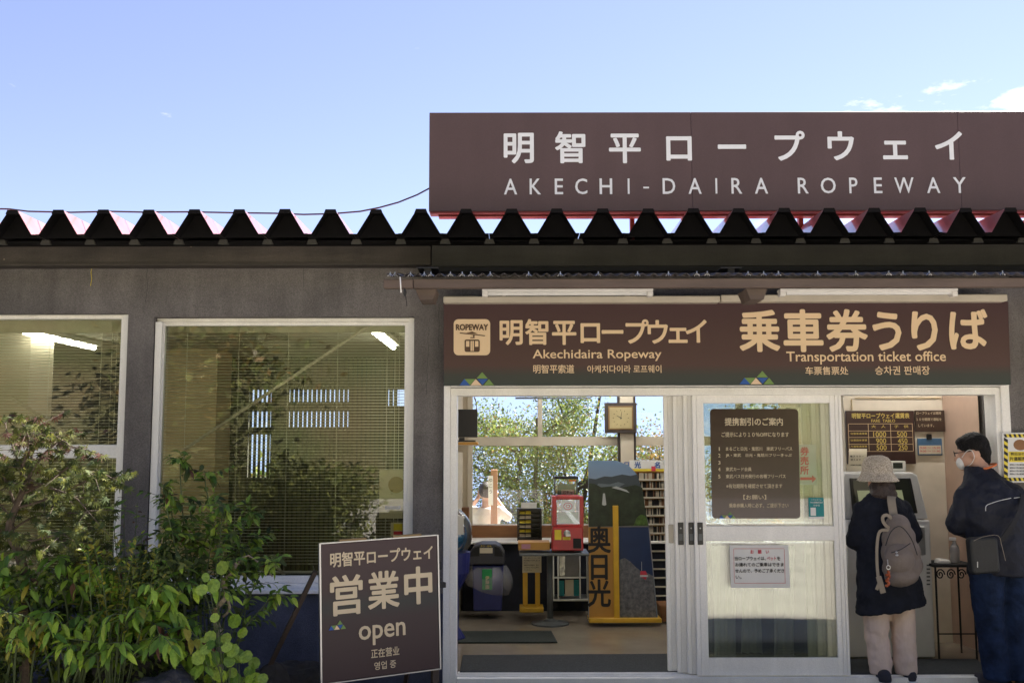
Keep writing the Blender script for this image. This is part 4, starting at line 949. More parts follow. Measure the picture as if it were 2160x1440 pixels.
# white drapes behind the closed door leaf
for px0, px1, py1, lab in ((1504, 1556, 1386, 'white curtain panel hanging at the left behind the door glass'), (1562, 1606, 1376, 'white wavy curtain hanging in the middle behind the door glass'), (1630, 1678, 1384, 'pleated white curtain nearest the right door stiles')):
    b = MB(); n, m = 24, 14; Yc = .55; vs = []
    for j in range(m + 1):
        v = j / m
        for i in range(n + 1):
            u = i / n; sw = 1 + .12 * math.sin(v * 3 + px0)
            p = at(px0 + (px1 - px0) * (.5 + (u - .5) * sw), 1150 + (py1 - 1150) * v, Yc); vs.append((p.x, Yc + .028 * math.sin(u * 18 + px0 + v) , p.z))
    b.add(vs, [(j * (n + 1) + i, (j + 1) * (n + 1) + i, (j + 1) * (n + 1) + i + 1, j * (n + 1) + i + 1) for j in range(m) for i in range(n)])
    tag(b.build('curtain', mat('white_cloth', (.62, .63, .58), .9, trans=.3), None, smooth=True), lab, 'curtain', 'white curtains behind the door leaf')
tag(part('low_cabinet', mat('blue_green_cabinet', (.13, .14, .13), .6), None, lambda b: b.box(xx(1490, .8), xx(1770, .8), .75, 1.1, FZ + .001, zz(1140, .75)), bevel=.006), 'dull green low cabinet behind the closed door leaf', 'cabinet')

# ------------------------------------------------------------------ door notices
yq = .008
t = thing('discount_poster', 'brown rounded discount notice inside the upper door glass', 'poster', tuple(at(1594, 1095, yq)))
def rrect(px0, py0, px1, py1, r, n=5):
    pts = []
    for cx_, cy_, a0 in ((px1 - r, py0 + r, -90), (px1 - r, py1 - r, 0), (px0 + r, py1 - r, 90), (px0 + r, py0 + r, 180)):
        for k in range(n + 1):
            a = R(a0 + 90 * k / n); pts.append((cx_ + r * math.cos(a), cy_ + r * math.sin(a)))
    return pts
part('panel', mat('glossy_brown_print', (0.034, 0.016, 0.017), 0.16, coat=.3), t, lambda b: b.pprism([(a + (b_ - 980) * .022, b_) for a, b_ in rrect(1500, 862, 1686, 1093, 8)], .022, .025, yref=.022))
b = MB(); q = .0185; D_ = .002
b.ptext('提携割引のご案内', 1529, 881, 1651, 897, q, off=.012)
b.ptext('ご提示により１０％OFFになります', 1522, 911, 1664, 921, q)
for n_, s_, x1, yy in ((1, 'まるごと日光・鬼怒川　東武フリーパス', 1671, 942), (2, 'JR・東武　日光・鬼怒川フリーきっぷ', 1670, 956), (3, '', 0, 971), (4, '東武カード会員', 1585, 985), (5, '東武バス日光発行の各種フリーパス', 1657, 1000)):
    b.ptext(str(n_), 1516.2 if n_ == 1 else 1515, yy + .5, 1518.2 if n_ == 1 else 1519.5, yy + 8, q)
    if s_: b.ptext(s_, 1531, yy, x1, yy + 8, q)
b.ptext('※有効期限を確認させて頂きます', 1532, 1020, 1650, 1029, q); b.ptext('【お願い】', 1568, 1043, 1616, 1053, q); b.ptext('乗車券購入時に必ず、ご提示下さい', 1538, 1061, 1663, 1070, q)
b.build('lettering', M['gold2'], t)
def logo(t, x0, y0, w, Y, h):
    "mountain emblem of five triangles; x0,y0 lower left pixel, w width, h height"
    P = lambda u, v: (x0 + u * w, y0 - v * h)
    for m, tri in ((M['blue'], [(0, 0), (.14, .48), (.30, 0)]), (M['green'], [(.14, .48), (.45, .48), (.30, .02)]), (M['peach'], [(.31, 0), (.46, .48), (.63, 0)]), (M['blue'], [(.50, .48), (.80, .48), (.65, .04)]), (M['green'], [(.48, .52), (.64, 1), (.80, .52)]), (M['green'], [(.68, 0), (.83, .48), (.98, 0)])):
        part('emblem', m, t, lambda b: b.pprism([P(*q_) for q_ in tri], Y, Y + .0015))
logo(t, 1517, 1093, 36, q, 14)
# red ticket-window arrow card behind the glass
t = thing('ticket_arrow_card', 'white card with red characters and right arrow beside the brown notice', 'notice', tuple(at(1705, 1022, .04)))
part('sheet', mat('pale_card', (.50, .55, .50), .8), t, lambda b: b.pbox(1687, 937, 1722, 1022, .036, .038))
b = MB(); b.pchars([('券', 1697, 951), ('売', 1697, 971), ('所', 1697, 991)], .060, .0345, bold=.03)
b.pprism([(1688, 1012), (1688, 1006), (1713, 1006), (1713, 1002), (1722, 1009), (1713, 1017), (1713, 1012)], .033, .0345); b.build('lettering', M['redink'], t)
t = thing('teal_sticker', 'teal and white sticker at the lower right of the upper door glass', 'sticker', tuple(at(1723, 1094, .02)))
part('sheet', M['teal'], t, lambda b: b.pbox(1706, 1049, 1738, 1089, .022, .024))
part('sheet', M['paper'], t, lambda b: (b.pbox(1706, 1089.2, 1738, 1094, .022, .024), b.pbox(1710, 1070, 1721, 1087, .0195, .0215)))
b = MB(); b.ptext('リアルタイム', 1711, 1052, 1733, 1055, .019); b.ptext('今の混雑状況が', 1709, 1057, 1736, 1061, .019); b.ptext('わかる', 1716, 1063, 1729, 1067, .019); b.build('lettering', M['paper'], t)
t = thing('pet_notice', 'white sheet with red heading taped inside the lower door glass', 'notice', tuple(at(1604, 1238, .02)))
part('sheet', M['paper'], t, lambda b: b.pprism([(1539, 1149), (1663, 1149), (1667, 1239), (1542, 1239)], .022, .0235, yref=.022))
b = MB(); b.ptext('お　願　い', 1583, 1159, 1622, 1167, q, off=.015); b.ptext('ペット', 1618, 1173, 1637, 1181, q)
for a in ((1548, 1156, 1654, 1156.6), (1550, 1229, 1657, 1229.6)): b.pbox(a[0], a[1], a[2], a[3], q, q + .001)
b.pbox(1548, 1157, 1548.6, 1229, q + .0012, q + .002); b.pbox(1655, 1157, 1655.6, 1229, q + .0012, q + .002); b.build('lettering', M['redink'], t)
b = MB(); b.ptext('当ロープウェイは、', 1550, 1173, 1615, 1181, q, off=.012); b.ptext('を', 1639, 1173, 1646, 1181, q, off=.012); b.ptext('お連れてのご乗車はできま', 1551, 1186, 1653, 1194, q, off=.012)
b.ptext('せんので、予めご了承くださ', 1551, 1199, 1654, 1207, q, off=.012); b.ptext('い。', 1552, 1213, 1564, 1220, q, off=.012); b.build('lettering', M['ink'], t)

# hazard poster on the right jamb
yh = -.045
t = thing('hazard_poster', 'notice with yellow and black striped border on the right door jamb', 'poster', tuple(at(2150, 1016, yh)))
part('sheet', M['paper'], t, lambda b: b.pbox(2116, 912, 2200, 1017, yh, yh + .003))
def stripes(col, ph):
    b = MB()
    for k in range(9):
        a = 2120 + (k * 2 + ph) * 5; b.pprism([(a, 922), (a + 5, 922), (a + 2, 915), (a - 3, 915)], yh - .0025, yh - .001)
        b.pprism([(a, 1014), (a + 5, 1014), (a + 2, 1007), (a - 3, 1007)], yh - .0025, yh - .001)
    for k in range(6):
        a = 922 + (k * 2 + ph) * 7; b.pprism([(2118, a), (2126, a + 5), (2126, a + 12), (2118, a + 7)], yh - .0025, yh - .001)
    return b
stripes(0, 0).build('border_stripe', M['ink'], t); stripes(1, 1).build('border_stripe', M['yellowp'], t)
part('bear_blot', mat('brown_print', (.25, .12, .05), .7), t, lambda b: b.ball(tuple(at(2152, 938, yh - .001)), .045, .001, .036, 18, 8))
part('text_panel', M['yellowp'], t, lambda b: b.pbox(2128, 952, 2190, 974, yh - .003, yh - .001))
b = MB(); b.ptext('熊出没のため', 2132, 953.5, 2176, 960, yh - .005); b.ptext('片道販売中', 2130, 963, 2172, 971, yh - .005, off=.015)
for k in range(4): b.ptext('展望台より先の遊歩道は通行できません', 2130, 978 + k * 6.5, 2185, 981.5 + k * 6.5, yh - .005)
b.build('lettering', M['ink'], t)

# ------------------------------------------------------------------ signboard over the entrance
ys = -.12
t = thing('entrance_signboard', 'long maroon signboard with tan lettering over the entrance', 'sign', tuple(at(1530, 813, ys)))
part('panel', M['signprint'], t, lambda b: b.prism([(at(935.5, 813, ys).x, at(935, 812, ys).z), (at(2133, 811, ys).x, at(1530, 812, ys).z), (at(2127, 637, ys).x, at(1530, 637, ys).z), (at(935.5, 637, ys).x, at(935, 637, ys).z)], ys, -.035), bevel=.003)
q = ys - .003
b = MB(); it_ = [('明', 1078, 700), ('智', 1134, 700), ('平', 1190, 700), ('ロ', 1245, 700), ('ー', 1292, 700), ('プ', 1341, 700), ('ウ', 1387, 700), ('ェ', 1430, 700), ('イ', 1470, 698)]
b.pchars(it_, .178, q, bold=.024, squash=.96)
b.ptext('Akechidaira Ropeway', 1124, 737, 1395, 761, q, bold=.010); b.ptext('明智平索道', 1125, 769, 1211, 787, q, bold=.008); b.ptext('아케치다이라 로프웨이', 1239, 770, 1395, 786, q, bold=.008)
b.pchars([('乗', 1602, 697), ('車', 1694, 697), ('券', 1786, 697), ('う', 1872, 697), ('り', 1950, 697), ('ば', 2040, 695)], .292, q, bold=.027, squash=.95)
b.ptext('Transportation ticket office', 1659, 741, 1995, 768, q, bold=.010); b.ptext('车票售票处', 1699, 773, 1789, 790, q, bold=.008); b.ptext('승차권 판매장', 1846, 772, 1961, 790, q, bold=.008)
b.build('lettering', M['gold'], t)
part('ropeway_symbol', M['gold'], t, lambda b: b.pprism(rrect(957, 673, 1034, 749, 10), q, ys - .001))
b = MB(); q2 = q - .003
b.ptext('ROPEWAY', 962, 684, 1029, 696, q2, bold=.05)
b.pprism([(970, 703), (970, 701), (1023, 707), (1023, 709)], q2, q2 + .0015); b.pprism([(984, 702), (996, 699), (1008, 704)], q2 - .0005, q2 + .001)
b.pprism([(998, 705), (1001, 705), (1001, 713), (992, 713), (992, 711), (998, 711)], q2 - .0008, q2 + .0008)
b.pprism(rrect(980, 716, 1012, 742, 4), q2, q2 + .0015); b.build('pictogram', mat('brown_pictogram', (.08, .04, .02), .6), t)
b = MB()
for a in ((983, 719, 990, 731), (1002, 719, 1009, 731), (992.5, 719, 995.5, 740), (996.5, 719, 999.5, 740)): b.pbox(a[0], a[1], a[2], a[3], q2 - .0025, q2 - .001)
b.build('pictogram_window', M['gold'], t)
logo(t, 969, 812.5, 75, q, 28); logo(t, 1560, 810, 75, q, 28)
t = thing('sign_ledge', 'ivory ledge running along the top of the entrance signboard', 'ledge', tuple(at(1530, 640, -.2)))
part('ledge_section', M['ivory'], t, lambda b: b.box(at(935, 630, -.2).x, at(1519, 630, -.2).x, -.2, -.005, zz(638, -.2), zz(624, -.2)), bevel=.006)
part('ledge_section', M['ivory'], t, lambda b: b.box(at(1521, 630, -.2).x, at(2126, 630, -.2).x, -.2, -.005, zz(637, -.2), zz(622, -.2)), bevel=.006)
for a, c_, lab in ((1017, 1378, 'white unlit fluorescent fitting above the ropeway name'), (1646, 2021, 'white unlit fluorescent fitting above the ticket office name')):
    yl = -.36
    t = thing('sign_lamp', lab, 'lamp', tuple(at((a + c_) / 2, 620, yl)), 'fluorescent fittings over the signboard')
    part('housing', M['white'], t, lambda b: b.pbox(a, 608, c_, 614, yl, yl + .08), bevel=.003)
    for u, v in ((a, a + 12), (c_ - 12, c_)): part('end_cap', M['white'], t, lambda b: b.pbox(u, 614.3, v, 624, yl + .004, yl + .07), bevel=.004)
    x0, x1 = xx(a + 12.5, yl + .03, 619), xx(c_ - 12.5, yl + .03, 619); z_ = zz(619, yl + .03)
    part('tube', M['paper'], t, lambda b: b.tube([(x0, yl + .03, z_), (x1, yl + .03, z_)], .014, 12), smooth=False)
    part('arm', M['white'], t, lambda b: [b.box(x_ - .012, x_ + .012, yl + .075, -.01, z_ + .012, z_ + .028) for x_ in (x0 + .1, x1 - .1)])

# ------------------------------------------------------------------ awning
ya = -.85
t = thing('awning', 'brown timber awning with a corrugated plastic sheet over the entrance', 'awning', tuple(at(1500, 607, ya)))
xa0, xa1 = at(809, 597, ya).x, XR - .1
za0, za1 = zz(607, ya), zz(588, ya)
part('front_beam', M['beam'], t, lambda b: b.box(xx(872, ya, 597), xa1, ya, ya + .05, za0, za1), bevel=.003)
part('beam_end', M['beam'], t, lambda b: b.box(xa0, xx(871, ya, 597), ya - .004, ya + .046, za0 - .001, za1 - .001), bevel=.004)
for px in (899, 1597, 2330):
    part('bracket', M['beam'], t, lambda b: b.pprism([(px - 24, 608), (px - 14, 632), (px + 14, 632), (px + 22, 608)], ya + .052, -.58, yref=ya + .05), bevel=.003)
for px in (902, 1543, 2210):
    part('hanger', M['fascia2'], t, lambda b: (b.pbox(px - 7, 566, px + 7, 582, -.55, -.50), b.pbox(px - 22, 563, px + 22, 566, -.56, -.2)))
zb0 = za1 + .004; nC = int((xa1 - xa0) / .008); vs = []; 
for j, (yy, dz) in enumerate(((ya - .03, .006), (ya + .25, .05), (-.19, .115))):
    for i in range(nC + 1):
        x = xa0 + .02 + (xa1 - xa0 - .02) * i / nC; vs.append((x, yy + .002 * mnoise.noise(Vector((x * 3, 0, 0))), zb0 + dz + .010 + .0095 * math.sin(x * 2 * math.pi / .063) + .003 * mnoise.noise(Vector((x * 2, yy, 1)))))
b = MB(); n = nC + 1; b.add(vs, [(j * n + i, j * n + i + 1, (j + 1) * n + i + 1, (j + 1) * n + i) for j in range(2) for i in range(nC)])
o = b.build('corrugated_sheet', M['polyc'], t, smooth=True); sm = o.modifiers.new('solid', 'SOLIDIFY'); sm.thickness = .002
part('purlin', M['fascia2'], t, lambda b: (b.box(xa0 + .1, xa1, -.24, -.20, za1 + .05, za1 + .09), b.box(xa0 + .1, xa1, -.50, -.46, za1 + .005, za1 + .04)))
part('shade_board', M['blackmat'], t, lambda b: b.box(xx(912, -.16), xa1, -.16, -.01, z_fas - .05, z_fas - .005))  # black board added to stand in for the shade behind the awning
hk = MB()
random.seed(11)
for px in [823, 833, 866, 895, 909, 950, 975, 993, 1034, 1115, 1182, 1262, 1345, 1410, 1470, 1492, 1578, 1611, 1642, 1725, 1805, 1875, 1905, 1960, 2058, 2115, 2190]:
    c = at(px, 584, ya - .015); c.z = zb0 + .022; w = .016
    part('bolt_cap', M['steel'], t, lambda b: (b.tube([c + Vector((-w, 0, -.012)), c + Vector((0, 0, .004)), c + Vector((w, 0, -.012))], .0028, 5), b.tube([c + Vector((0, 0, -.012)), c + Vector((0, 0, .014))], .003, 6)))
part('hook', M['white'], t, lambda b: b.tube([at(844, 584, ya - .03), at(845, 600, ya - .04), at(846, 617, ya - .03)], .004, 6))
part('loose_cord', M['black'], t, lambda b: (b.tube([at(852, 607, ya - .01), at(855, 613, ya - .02), at(851, 620, ya - .01), at(856, 626, ya - .02), at(858, 646, ya - .01)], .003, 5), b.ball(tuple(at(854, 617, ya - .01)), .010, .008, .022, 8, 6)))
tag(part('dead_leaves', M['leaf_red'], None, lambda b: [b.add([tuple(at(px, py, -.7)), tuple(at(px + 4, py + 2, -.69)), tuple(at(px + 9, py + 1, -.71)), tuple(at(px + 4, py - 2, -.7))], [(0, 1, 2, 3)]) for px, py in [(1660 + k * 13 + random.uniform(-4, 4), 578 + random.uniform(-1, 2)) for k in range(20)]]), 'dry brown leaves caught on the plastic awning sheet', 'dead leaves', kind='stuff')

# ------------------------------------------------------------------ rooftop sign
yt = -.22
t = thing('rooftop_sign', 'huge maroon rooftop sign with widely spaced white characters', 'sign', tuple(at(1500, 447, yt)))
zl, zh_ = zz(447, yt, 1500), zz(236.5, yt, 1500)
xs0 = at(905, 340, yt).x; xs = [xs0, at(1459, 340, yt).x, at(2024, 340, yt).x, at(2590, 340, yt).x]
for i in range(3):
    part('sign_panel', M['maroon'], t, lambda b: b.box(xs[i] + .0005, xs[i + 1] - .0005, yt, yt + .16, zl + .008, zh_), bevel=.002)
part('red_frame', M['red_steel'], t, lambda b: (b.box(xs[0] + .01, xs[3], yt + .004, yt + .05, zl - .004, zl + .006), b.box(xs[0] + .06, xs[3], yt + .06, yt + .14, zl - .014, zl - .0)))
for px in (1329, 1678, 2200): part('support_post', M['red_steel'], t, lambda b: b.box(at(px - 4.5, 470, yt + .3).x, at(px + 4.5, 470, yt + .3).x, yt + .165, yt + .21, zp - .2, zl + .3))
q = yt - .003
b = MB(); b.pchars(list(zip('明智平ロープウェイ', (1094, 1205, 1318, 1432, 1544, 1662, 1773, 1888, 2003), [311, 311, 311, 310.5, 310, 309, 308, 308, 307])), .225, q, bold=.022)
for ch, px in zip('AKECHI-DAIRAROPEWAY', (1077, 1129, 1179, 1226, 1278, 1326, 1363, 1411, 1466, 1511, 1554, 1606, 1694, 1747, 1800, 1852, 1907, 1969, 2024)):
    wch = {'I': 4, '-': 12, 'E': 17, 'P': 17, 'W': 40, 'O': 31, 'D': 26, 'H': 26, 'R': 22, 'Y': 26, 'A': 27, 'K': 23, 'C': 25}[ch]
    y0, y1 = (395, 398.5) if ch == '-' else (377.5, 410)
    sh = -(px - 1077) / 960 * 3.2
    b.ptext(ch, px - wch / 2, y0 + sh, px + wch / 2, y1 + sh, q, off=0.0, bold=.012 if ch not in 'I-' else 0)
b.build('lettering', M['sign_white'], t)

# cable over the roof to the sign
pts = [(-40, 440), (20, 441), (60, 446), (150, 448), (230, 446), (300, 447.5), (400, 447), (500, 449), (580, 450), (640, 452.5), (700, 451), (760, 446), (800, 438), (840, 427), (880, 411), (908, 396)]
P = [at(a, c_, -.2) for a, c_ in pts]
b = MB(); b.tube(P, .0055, 6); tag(b.build('power_cable', mat('dark_cable', (.05, .02, .03), .6)), 'thin dark cable sagging over the roof ridges to the sign', 'cable')

# ------------------------------------------------------------------ open sandwich board
random.seed(5)
yb = -1.0
PL = [Vector(at(685, 1147, -1.12)), Vector(at(929, 1129, -.84))]
xl, xr = PL[0].x, PL[1].x
dvec = Vector((PL[1].x - PL[0].x, PL[1].y - PL[0].y, 0)); wbd = dvec.length; yaw = math.atan2(dvec.y, dvec.x)
hb = at(685, 1147, -1.12).z - at(690, 1441, -1.12).z
ztop_l, ztop_r = PL[0].z, PL[1].z
zbase = at(690, 1441, -1.12).z
tilt = math.atan2(ztop_r - ztop_l, wbd)
t = thing('open_sign', 'brown standing board with large tan characters and the word open', 'sign', (PL[0].x, PL[0].y, zbase), rot=(0, -tilt, yaw))
hb = ztop_l - zbase
def bl(u, v, y=0): return (u * wbd, y, (1 - v) * hb)        # u,v in 0..1 over the board, v down
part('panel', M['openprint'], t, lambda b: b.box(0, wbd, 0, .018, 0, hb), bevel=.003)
part('edging', M['steel'], t, lambda b: (b.box(-.010, -.001, -.004, .024, -.006, hb + .006), b.box(wbd + .001, wbd + .009, -.003, .023, -.006, hb + .006), b.box(0, wbd, -.002, .022, hb + .001, hb + .007), b.box(0, wbd, -.002, .022, -.007, -.001)))
b = MB()
def bt(s_, u0, v0, u1, v1, **k): b.text(s_, u0 * wbd, u1 * wbd, (1 - v1) * hb, (1 - v0) * hb, -.004, **k)
bt('明智平ロープウェイ', .075, .068, .955, .172, bold=.022)
bt('営', .075, .240, .335, .522, bold=.022); bt('業', .39, .236, .65, .505, bold=.022); bt('中', .705, .226, .94, .496, bold=.026)
bt('open', .305, .622, .70, .765, bold=.018)
bt('正在营业', .405, .797, .645, .862, bold=.012); bt('영업 중', .43, .893, .615, .950, bold=.010)
b.build('lettering', M['gold2'], t)
for m, tri in ((M['blue'], [(0, 0), (.14, .48), (.30, 0)]), (M['green'], [(.14, .48), (.45, .48), (.30, .02)]), (M['peach'], [(.31, 0), (.46, .48), (.63, 0)]), (M['blue'], [(.50, .48), (.80, .48), (.65, .04)]), (M['green'], [(.48, .52), (.64, 1), (.80, .52)]), (M['green'], [(.68, 0), (.83, .48), (.98, 0)])):
    part('emblem', m, t, lambda b_: b_.prism([((.055 + u * .145) * wbd, (1 - .625 + v * .065) * hb) for u, v in tri], -.0045, -.003))
part('stile', M['darkwood'], t, lambda b: b.box(-.002, .035, .025, .06, -.42, hb - .02), bevel=.003)
part('stile', M['darkwood'], t, lambda b: b.box(wbd - .035, wbd + .006, .025, .06, -.42, hb - .02), bevel=.003)
part('crossbar', M['darkwood'], t, lambda b: (b.box(.04, wbd - .04, .028, .055, .10, .14),))
part('back_leg', M['darkwood'], t, lambda b: b.tube([(-.02, .05, hb * .80), (-.22, .32, .06), (-.30, .42, -.30)], .017, 4), label='dark wooden prop leg slanting back to the left')
part('back_leg', M['darkwood'], t, lambda b: b.tube([(wbd - .03, .05, hb * .80), (wbd - .10, .42, -.30)], .017, 4))
part('tape', mat('brown_tape', (.20, .13, .05), .5), t, lambda b: (b.box(.15 * wbd, .38 * wbd, -.003, .03, hb + .008, hb + .018), b.box(.61 * wbd, .86 * wbd, -.003, .03, hb + .008, hb + .018)))
part('clamp', M['blackmat'], t, lambda b: b.box(wbd + .01, wbd + .05, .0, .05, hb * .60, hb * .64), bevel=.002)
part('clamp', M['blackmat'], t, lambda b: b.box(wbd + .01, wbd + .025, -.004, .03, hb * .74, hb * .80), bevel=.002)

# posters inside the wide window
t = thing('window_poster', 'pale paper poster with a round picture at the right inside the window', 'poster', tuple(at(828, 1092, .12)))
part('sheet', M['paper_w'], t, lambda b: b.pbox(800, 990, 850, 1093, .105, .107))
part('round_picture', mat('tan_round_print', (.3, .2, .08), .7), t, lambda b: b.prism([(at(836, 1022, .1).x + .055 * math.cos(a * .3142), at(836, 1022, .1).z + .055 * math.sin(a * .3142)) for a in range(20)], .1015, .104))
part('picture_strip', M['blue'], t, lambda b: b.pbox(812, 1066, 845, 1074, .1015, .104))
t = thing('window_sticker', 'small yellow and white sticker low in the window corner', 'sticker', tuple(at(840, 1132, .12)))
part('sheet', M['paper_w'], t, lambda b: b.pbox(824, 1101, 850, 1136, .105, .107))
part('yellow_print', M['yellowp'], t, lambda b: b.pbox(830, 1104, 849, 1118, .1015, .104)); part('red_print', M['redink'], t, lambda b: b.pbox(830, 1120, 849, 1127, .1015, .104))

# ------------------------------------------------------------------ planting bed in front of the windows
def lance(L, Wd, fold=.25, droop=.25, rows=5):
    vs, fs = [], []
    for i in range(rows + 1):
        v = i / rows; w = Wd * .5 * math.sin(math.pi * (v ** .8)) ** .8 if 0 < v < 1 else 0
        y = L * v; z = -droop * L * v * v
        vs += [(-w, y, z + fold * w), (0, y, z), (w, y, z + fold * w)]
    for i in range(rows):
        a = 3 * i; fs += [(a, a + 1, a + 4, a + 3), (a + 1, a + 2, a + 5, a + 4)]
    return vs, fs
def maple(L):
    tips = [(-125, .45), (-75, .75), (-35, .95), (0, 1.0), (35, .95), (75, .75), (125, .45)]
    out = []
    for i, (a, r) in enumerate(tips):
        out.append((a, r * .8))
        if i < len(tips) - 1: out.append(((a + tips[i + 1][0]) / 2, .25))
    out = [(180, .06)] + out
    vs = [(0, L * .12, 0)] + [(L * r * math.sin(R(a)), L * .12 + L * r * math.cos(R(a)), -.18 * L * r * r) for a, r in out]
    fs = [(0, i, i + 1) for i in range(1, len(out))] + [(0, len(out), 1)]
    return vs, [f[::-1] for f in fs]
def roundleaf(L):
    n = 18; vs = [(0, L * .25, 0)]
    for i in range(n):
        a = 2 * math.pi * i / n; r = L * .5 * (1 + (.05 if i % 2 else -.04)); vs.append((r * math.sin(a), L * .45 - r * math.cos(a) * 1.0, .05 * L * math.sin(3 * a)))
    return vs, [(0, i, i % n + 1) for i in range(1, n + 1)]
def frame_m(p, d, up, s):
    d = d.normalized(); x = d.cross(up)
    x = x.normalized() if x.length > 1e-4 else Vector((1, 0, 0)); z = x.cross(d)
    m = Matrix((x, d, z)).transposed().to_4x4(); return Matrix.Translation(p) @ m @ Matrix.Scale(s, 4)
def bez(pts, n=14):
    pts = [Vector(p) for p in pts]; out = []
    m = len(pts) - 1
    for k in range(n + 1):
        t = k / n * m; i = min(int(t), m - 1); f = t - i
        p0, p1, p2, p3 = pts[max(i - 1, 0)], pts[i], pts[i + 1], pts[min(i + 2, m)]
        out.append(.5 * ((2 * p1) + (p2 - p0) * f + (2 * p0 - 5 * p1 + 4 * p2 - p3) * f * f + (3 * p1 - p0 - 3 * p2 + p3) * f ** 3))
    return out
def plant(name, label, cat, stems, protos, leaves, wood, cap=260, group=None):
    "stems: list of (points, r0, r1); leaves: list of (matrix, proto index)"
    base = stems[0][0][0]
    t = thing(name, label, cat, (base[0], base[1], GZ), group)
    b = MB()
    for pts, r0, r1 in stems:
        n = len(pts); b.tube(pts, [r0 + (r1 - r0) * i / (n - 1) for i in range(n)], 6)
    b.build('stem', wood, t)
    meshes = []
    for (vs, fs), m in protos:
        me = bpy.data.meshes.new('leaf'); me.from_pydata(vs, [], fs); me.materials.append(m); me.update(); meshes.append(me)
    leaves.sort(key=lambda q: (q[0].translation - cam.location).length - .8 * (q[0].to_scale().x))
    for mx_, k in leaves[:cap]:
        o = bpy.data.objects.new('leaf', meshes[k]); C.objects.link(o); o.parent = t
        o.matrix_local = Matrix.Translation(-wpos[t.name]) @ mx_
    rest = leaves[cap:]
    if rest:
        b = MB(); mats = []
        for _, m in protos:
            if m not in mats: mats.append(m)
        for mx_, k in rest:
            (vs, fs), m = protos[k]; b.mi = mats.index(m); b.add([tuple(mx_ @ Vector(v)) for v in vs], fs)
        o = b.build('leaf_mass', mats, t)
        o['kind'] = 'stuff'
        if len(mats) == 1: pass
    return t
def sprig(rnd, path, n, size, spread, droop, protos, start=.25, cluster=1):
    "leaves along a stem path"
    out = []
    for k in range(n):
        f = start + (1 - start) * (k + rnd.random() * .6) / n
        f = min(f, .999); i = f * (len(path) - 1); j = int(i); p = path[j].lerp(path[j + 1], i - j); d = (path[j + 1] - path[j]).normalized()
        side = d.cross(Vector((rnd.gauss(0, .5), rnd.gauss(0, .5), 1))).normalized() * (1 if k % 2 else -1)
        dd = (d * (.75) + side * spread + Vector((rnd.gauss(0, .25), rnd.gauss(-.1, .25), -droop + rnd.gauss(0, .2))))
        up = Vector((rnd.gauss(0, .35), rnd.gauss(-.35, .35), 1))
        out.append((frame_m(p + side * .004, dd, up, size * rnd.uniform(.65, 1.2)), rnd.choice(protos)))
    return out
# -- broad leaved shrub, front left
rnd = random.Random(21)
protos = [(lance(1, .40), M['leaf_mid']), (lance(1, .36, .3, .4), M['leaf_bright']), (lance(1, .42, .15, .15), M['leaf_bright']), (lance(1, .38), M['leaf_yellow']), (lance(1, .34, .5, .6), M['leaf_red'])]
for nm, root, fan, lab, ch in (
    ('broadleaf_shrub', (150, 1430, -1.40), [(20, 1215), (60, 1245), (110, 1200), (150, 1180), (205, 1195), (250, 1215), (300, 1250), (350, 1290), (395, 1345), (330, 1225), (180, 1240), (90, 1290), (230, 1290), (280, 1320), (150, 1310), (60, 1330), (330, 1340), (210, 1350)], 'lush broadleaf shrub with long drooping green leaves at the left', [0, 1, 1, 2] * 6 + [3, 4]),
    ('broadleaf_shrub', (330, 1440, -1.28), [(280, 1300), (320, 1310), (370, 1330), (400, 1380), (300, 1370), (350, 1260), (395, 1300), (300, 1230), (240, 1390), (270, 1420)], 'low drooping shrub between the broadleaf shrub and the round leaved plant', [0, 0, 1, 2] * 6 + [3, 4]),
    ('yellow_shrub', (40, 1440, -1.5), [(10, 1300), (35, 1290), (60, 1300), (85, 1330), (20, 1350), (50, 1340), (-10, 1330)], 'small yellow leaved shrub in the lower left corner', [3, 3, 3, 1])):
    stems, lv = [], []
    r0 = at(*root); r0.z = GZ
    small = nm == 'yellow_shrub'
    for fx in fan:
        tip = at(fx[0], fx[1], root[2] + rnd.uniform(-.22, .22)); mid = (r0 + tip) / 2 + Vector(((tip.x - r0.x) * -.1 + rnd.gauss(0, .03), rnd.gauss(0, .04), .22 * (tip.z - r0.z)))
        end = tip + Vector(((tip.x - r0.x) * .22, rnd.gauss(0, .03), -.07))
        path = bez([r0 + Vector((rnd.gauss(0, .05), rnd.gauss(0, .04), 0)), mid, tip, end], 16); stems.append((path, .007, .002))
        lv += sprig(rnd, path, 22 if not small else 26, .086 if not small else .05, .75, .42, ch, .35)
        for q in range(3):
            i = rnd.randint(7, 13); s = path[i]; e = s + Vector((rnd.gauss(0, .14), rnd.uniform(-.2, .05), rnd.uniform(-.02, .10)))
            e2 = e + Vector(((e.x - s.x) * .4, -.03, -.05)); pt = bez([s, e, e2], 8); stems.append((pt, .003, .0015)); lv += sprig(rnd, pt, 7, .080 if not small else .045, .8, .45, ch, .2)
    plant(nm, lab, 'shrub', stems, protos, lv, M['stemgreen'], cap=290)
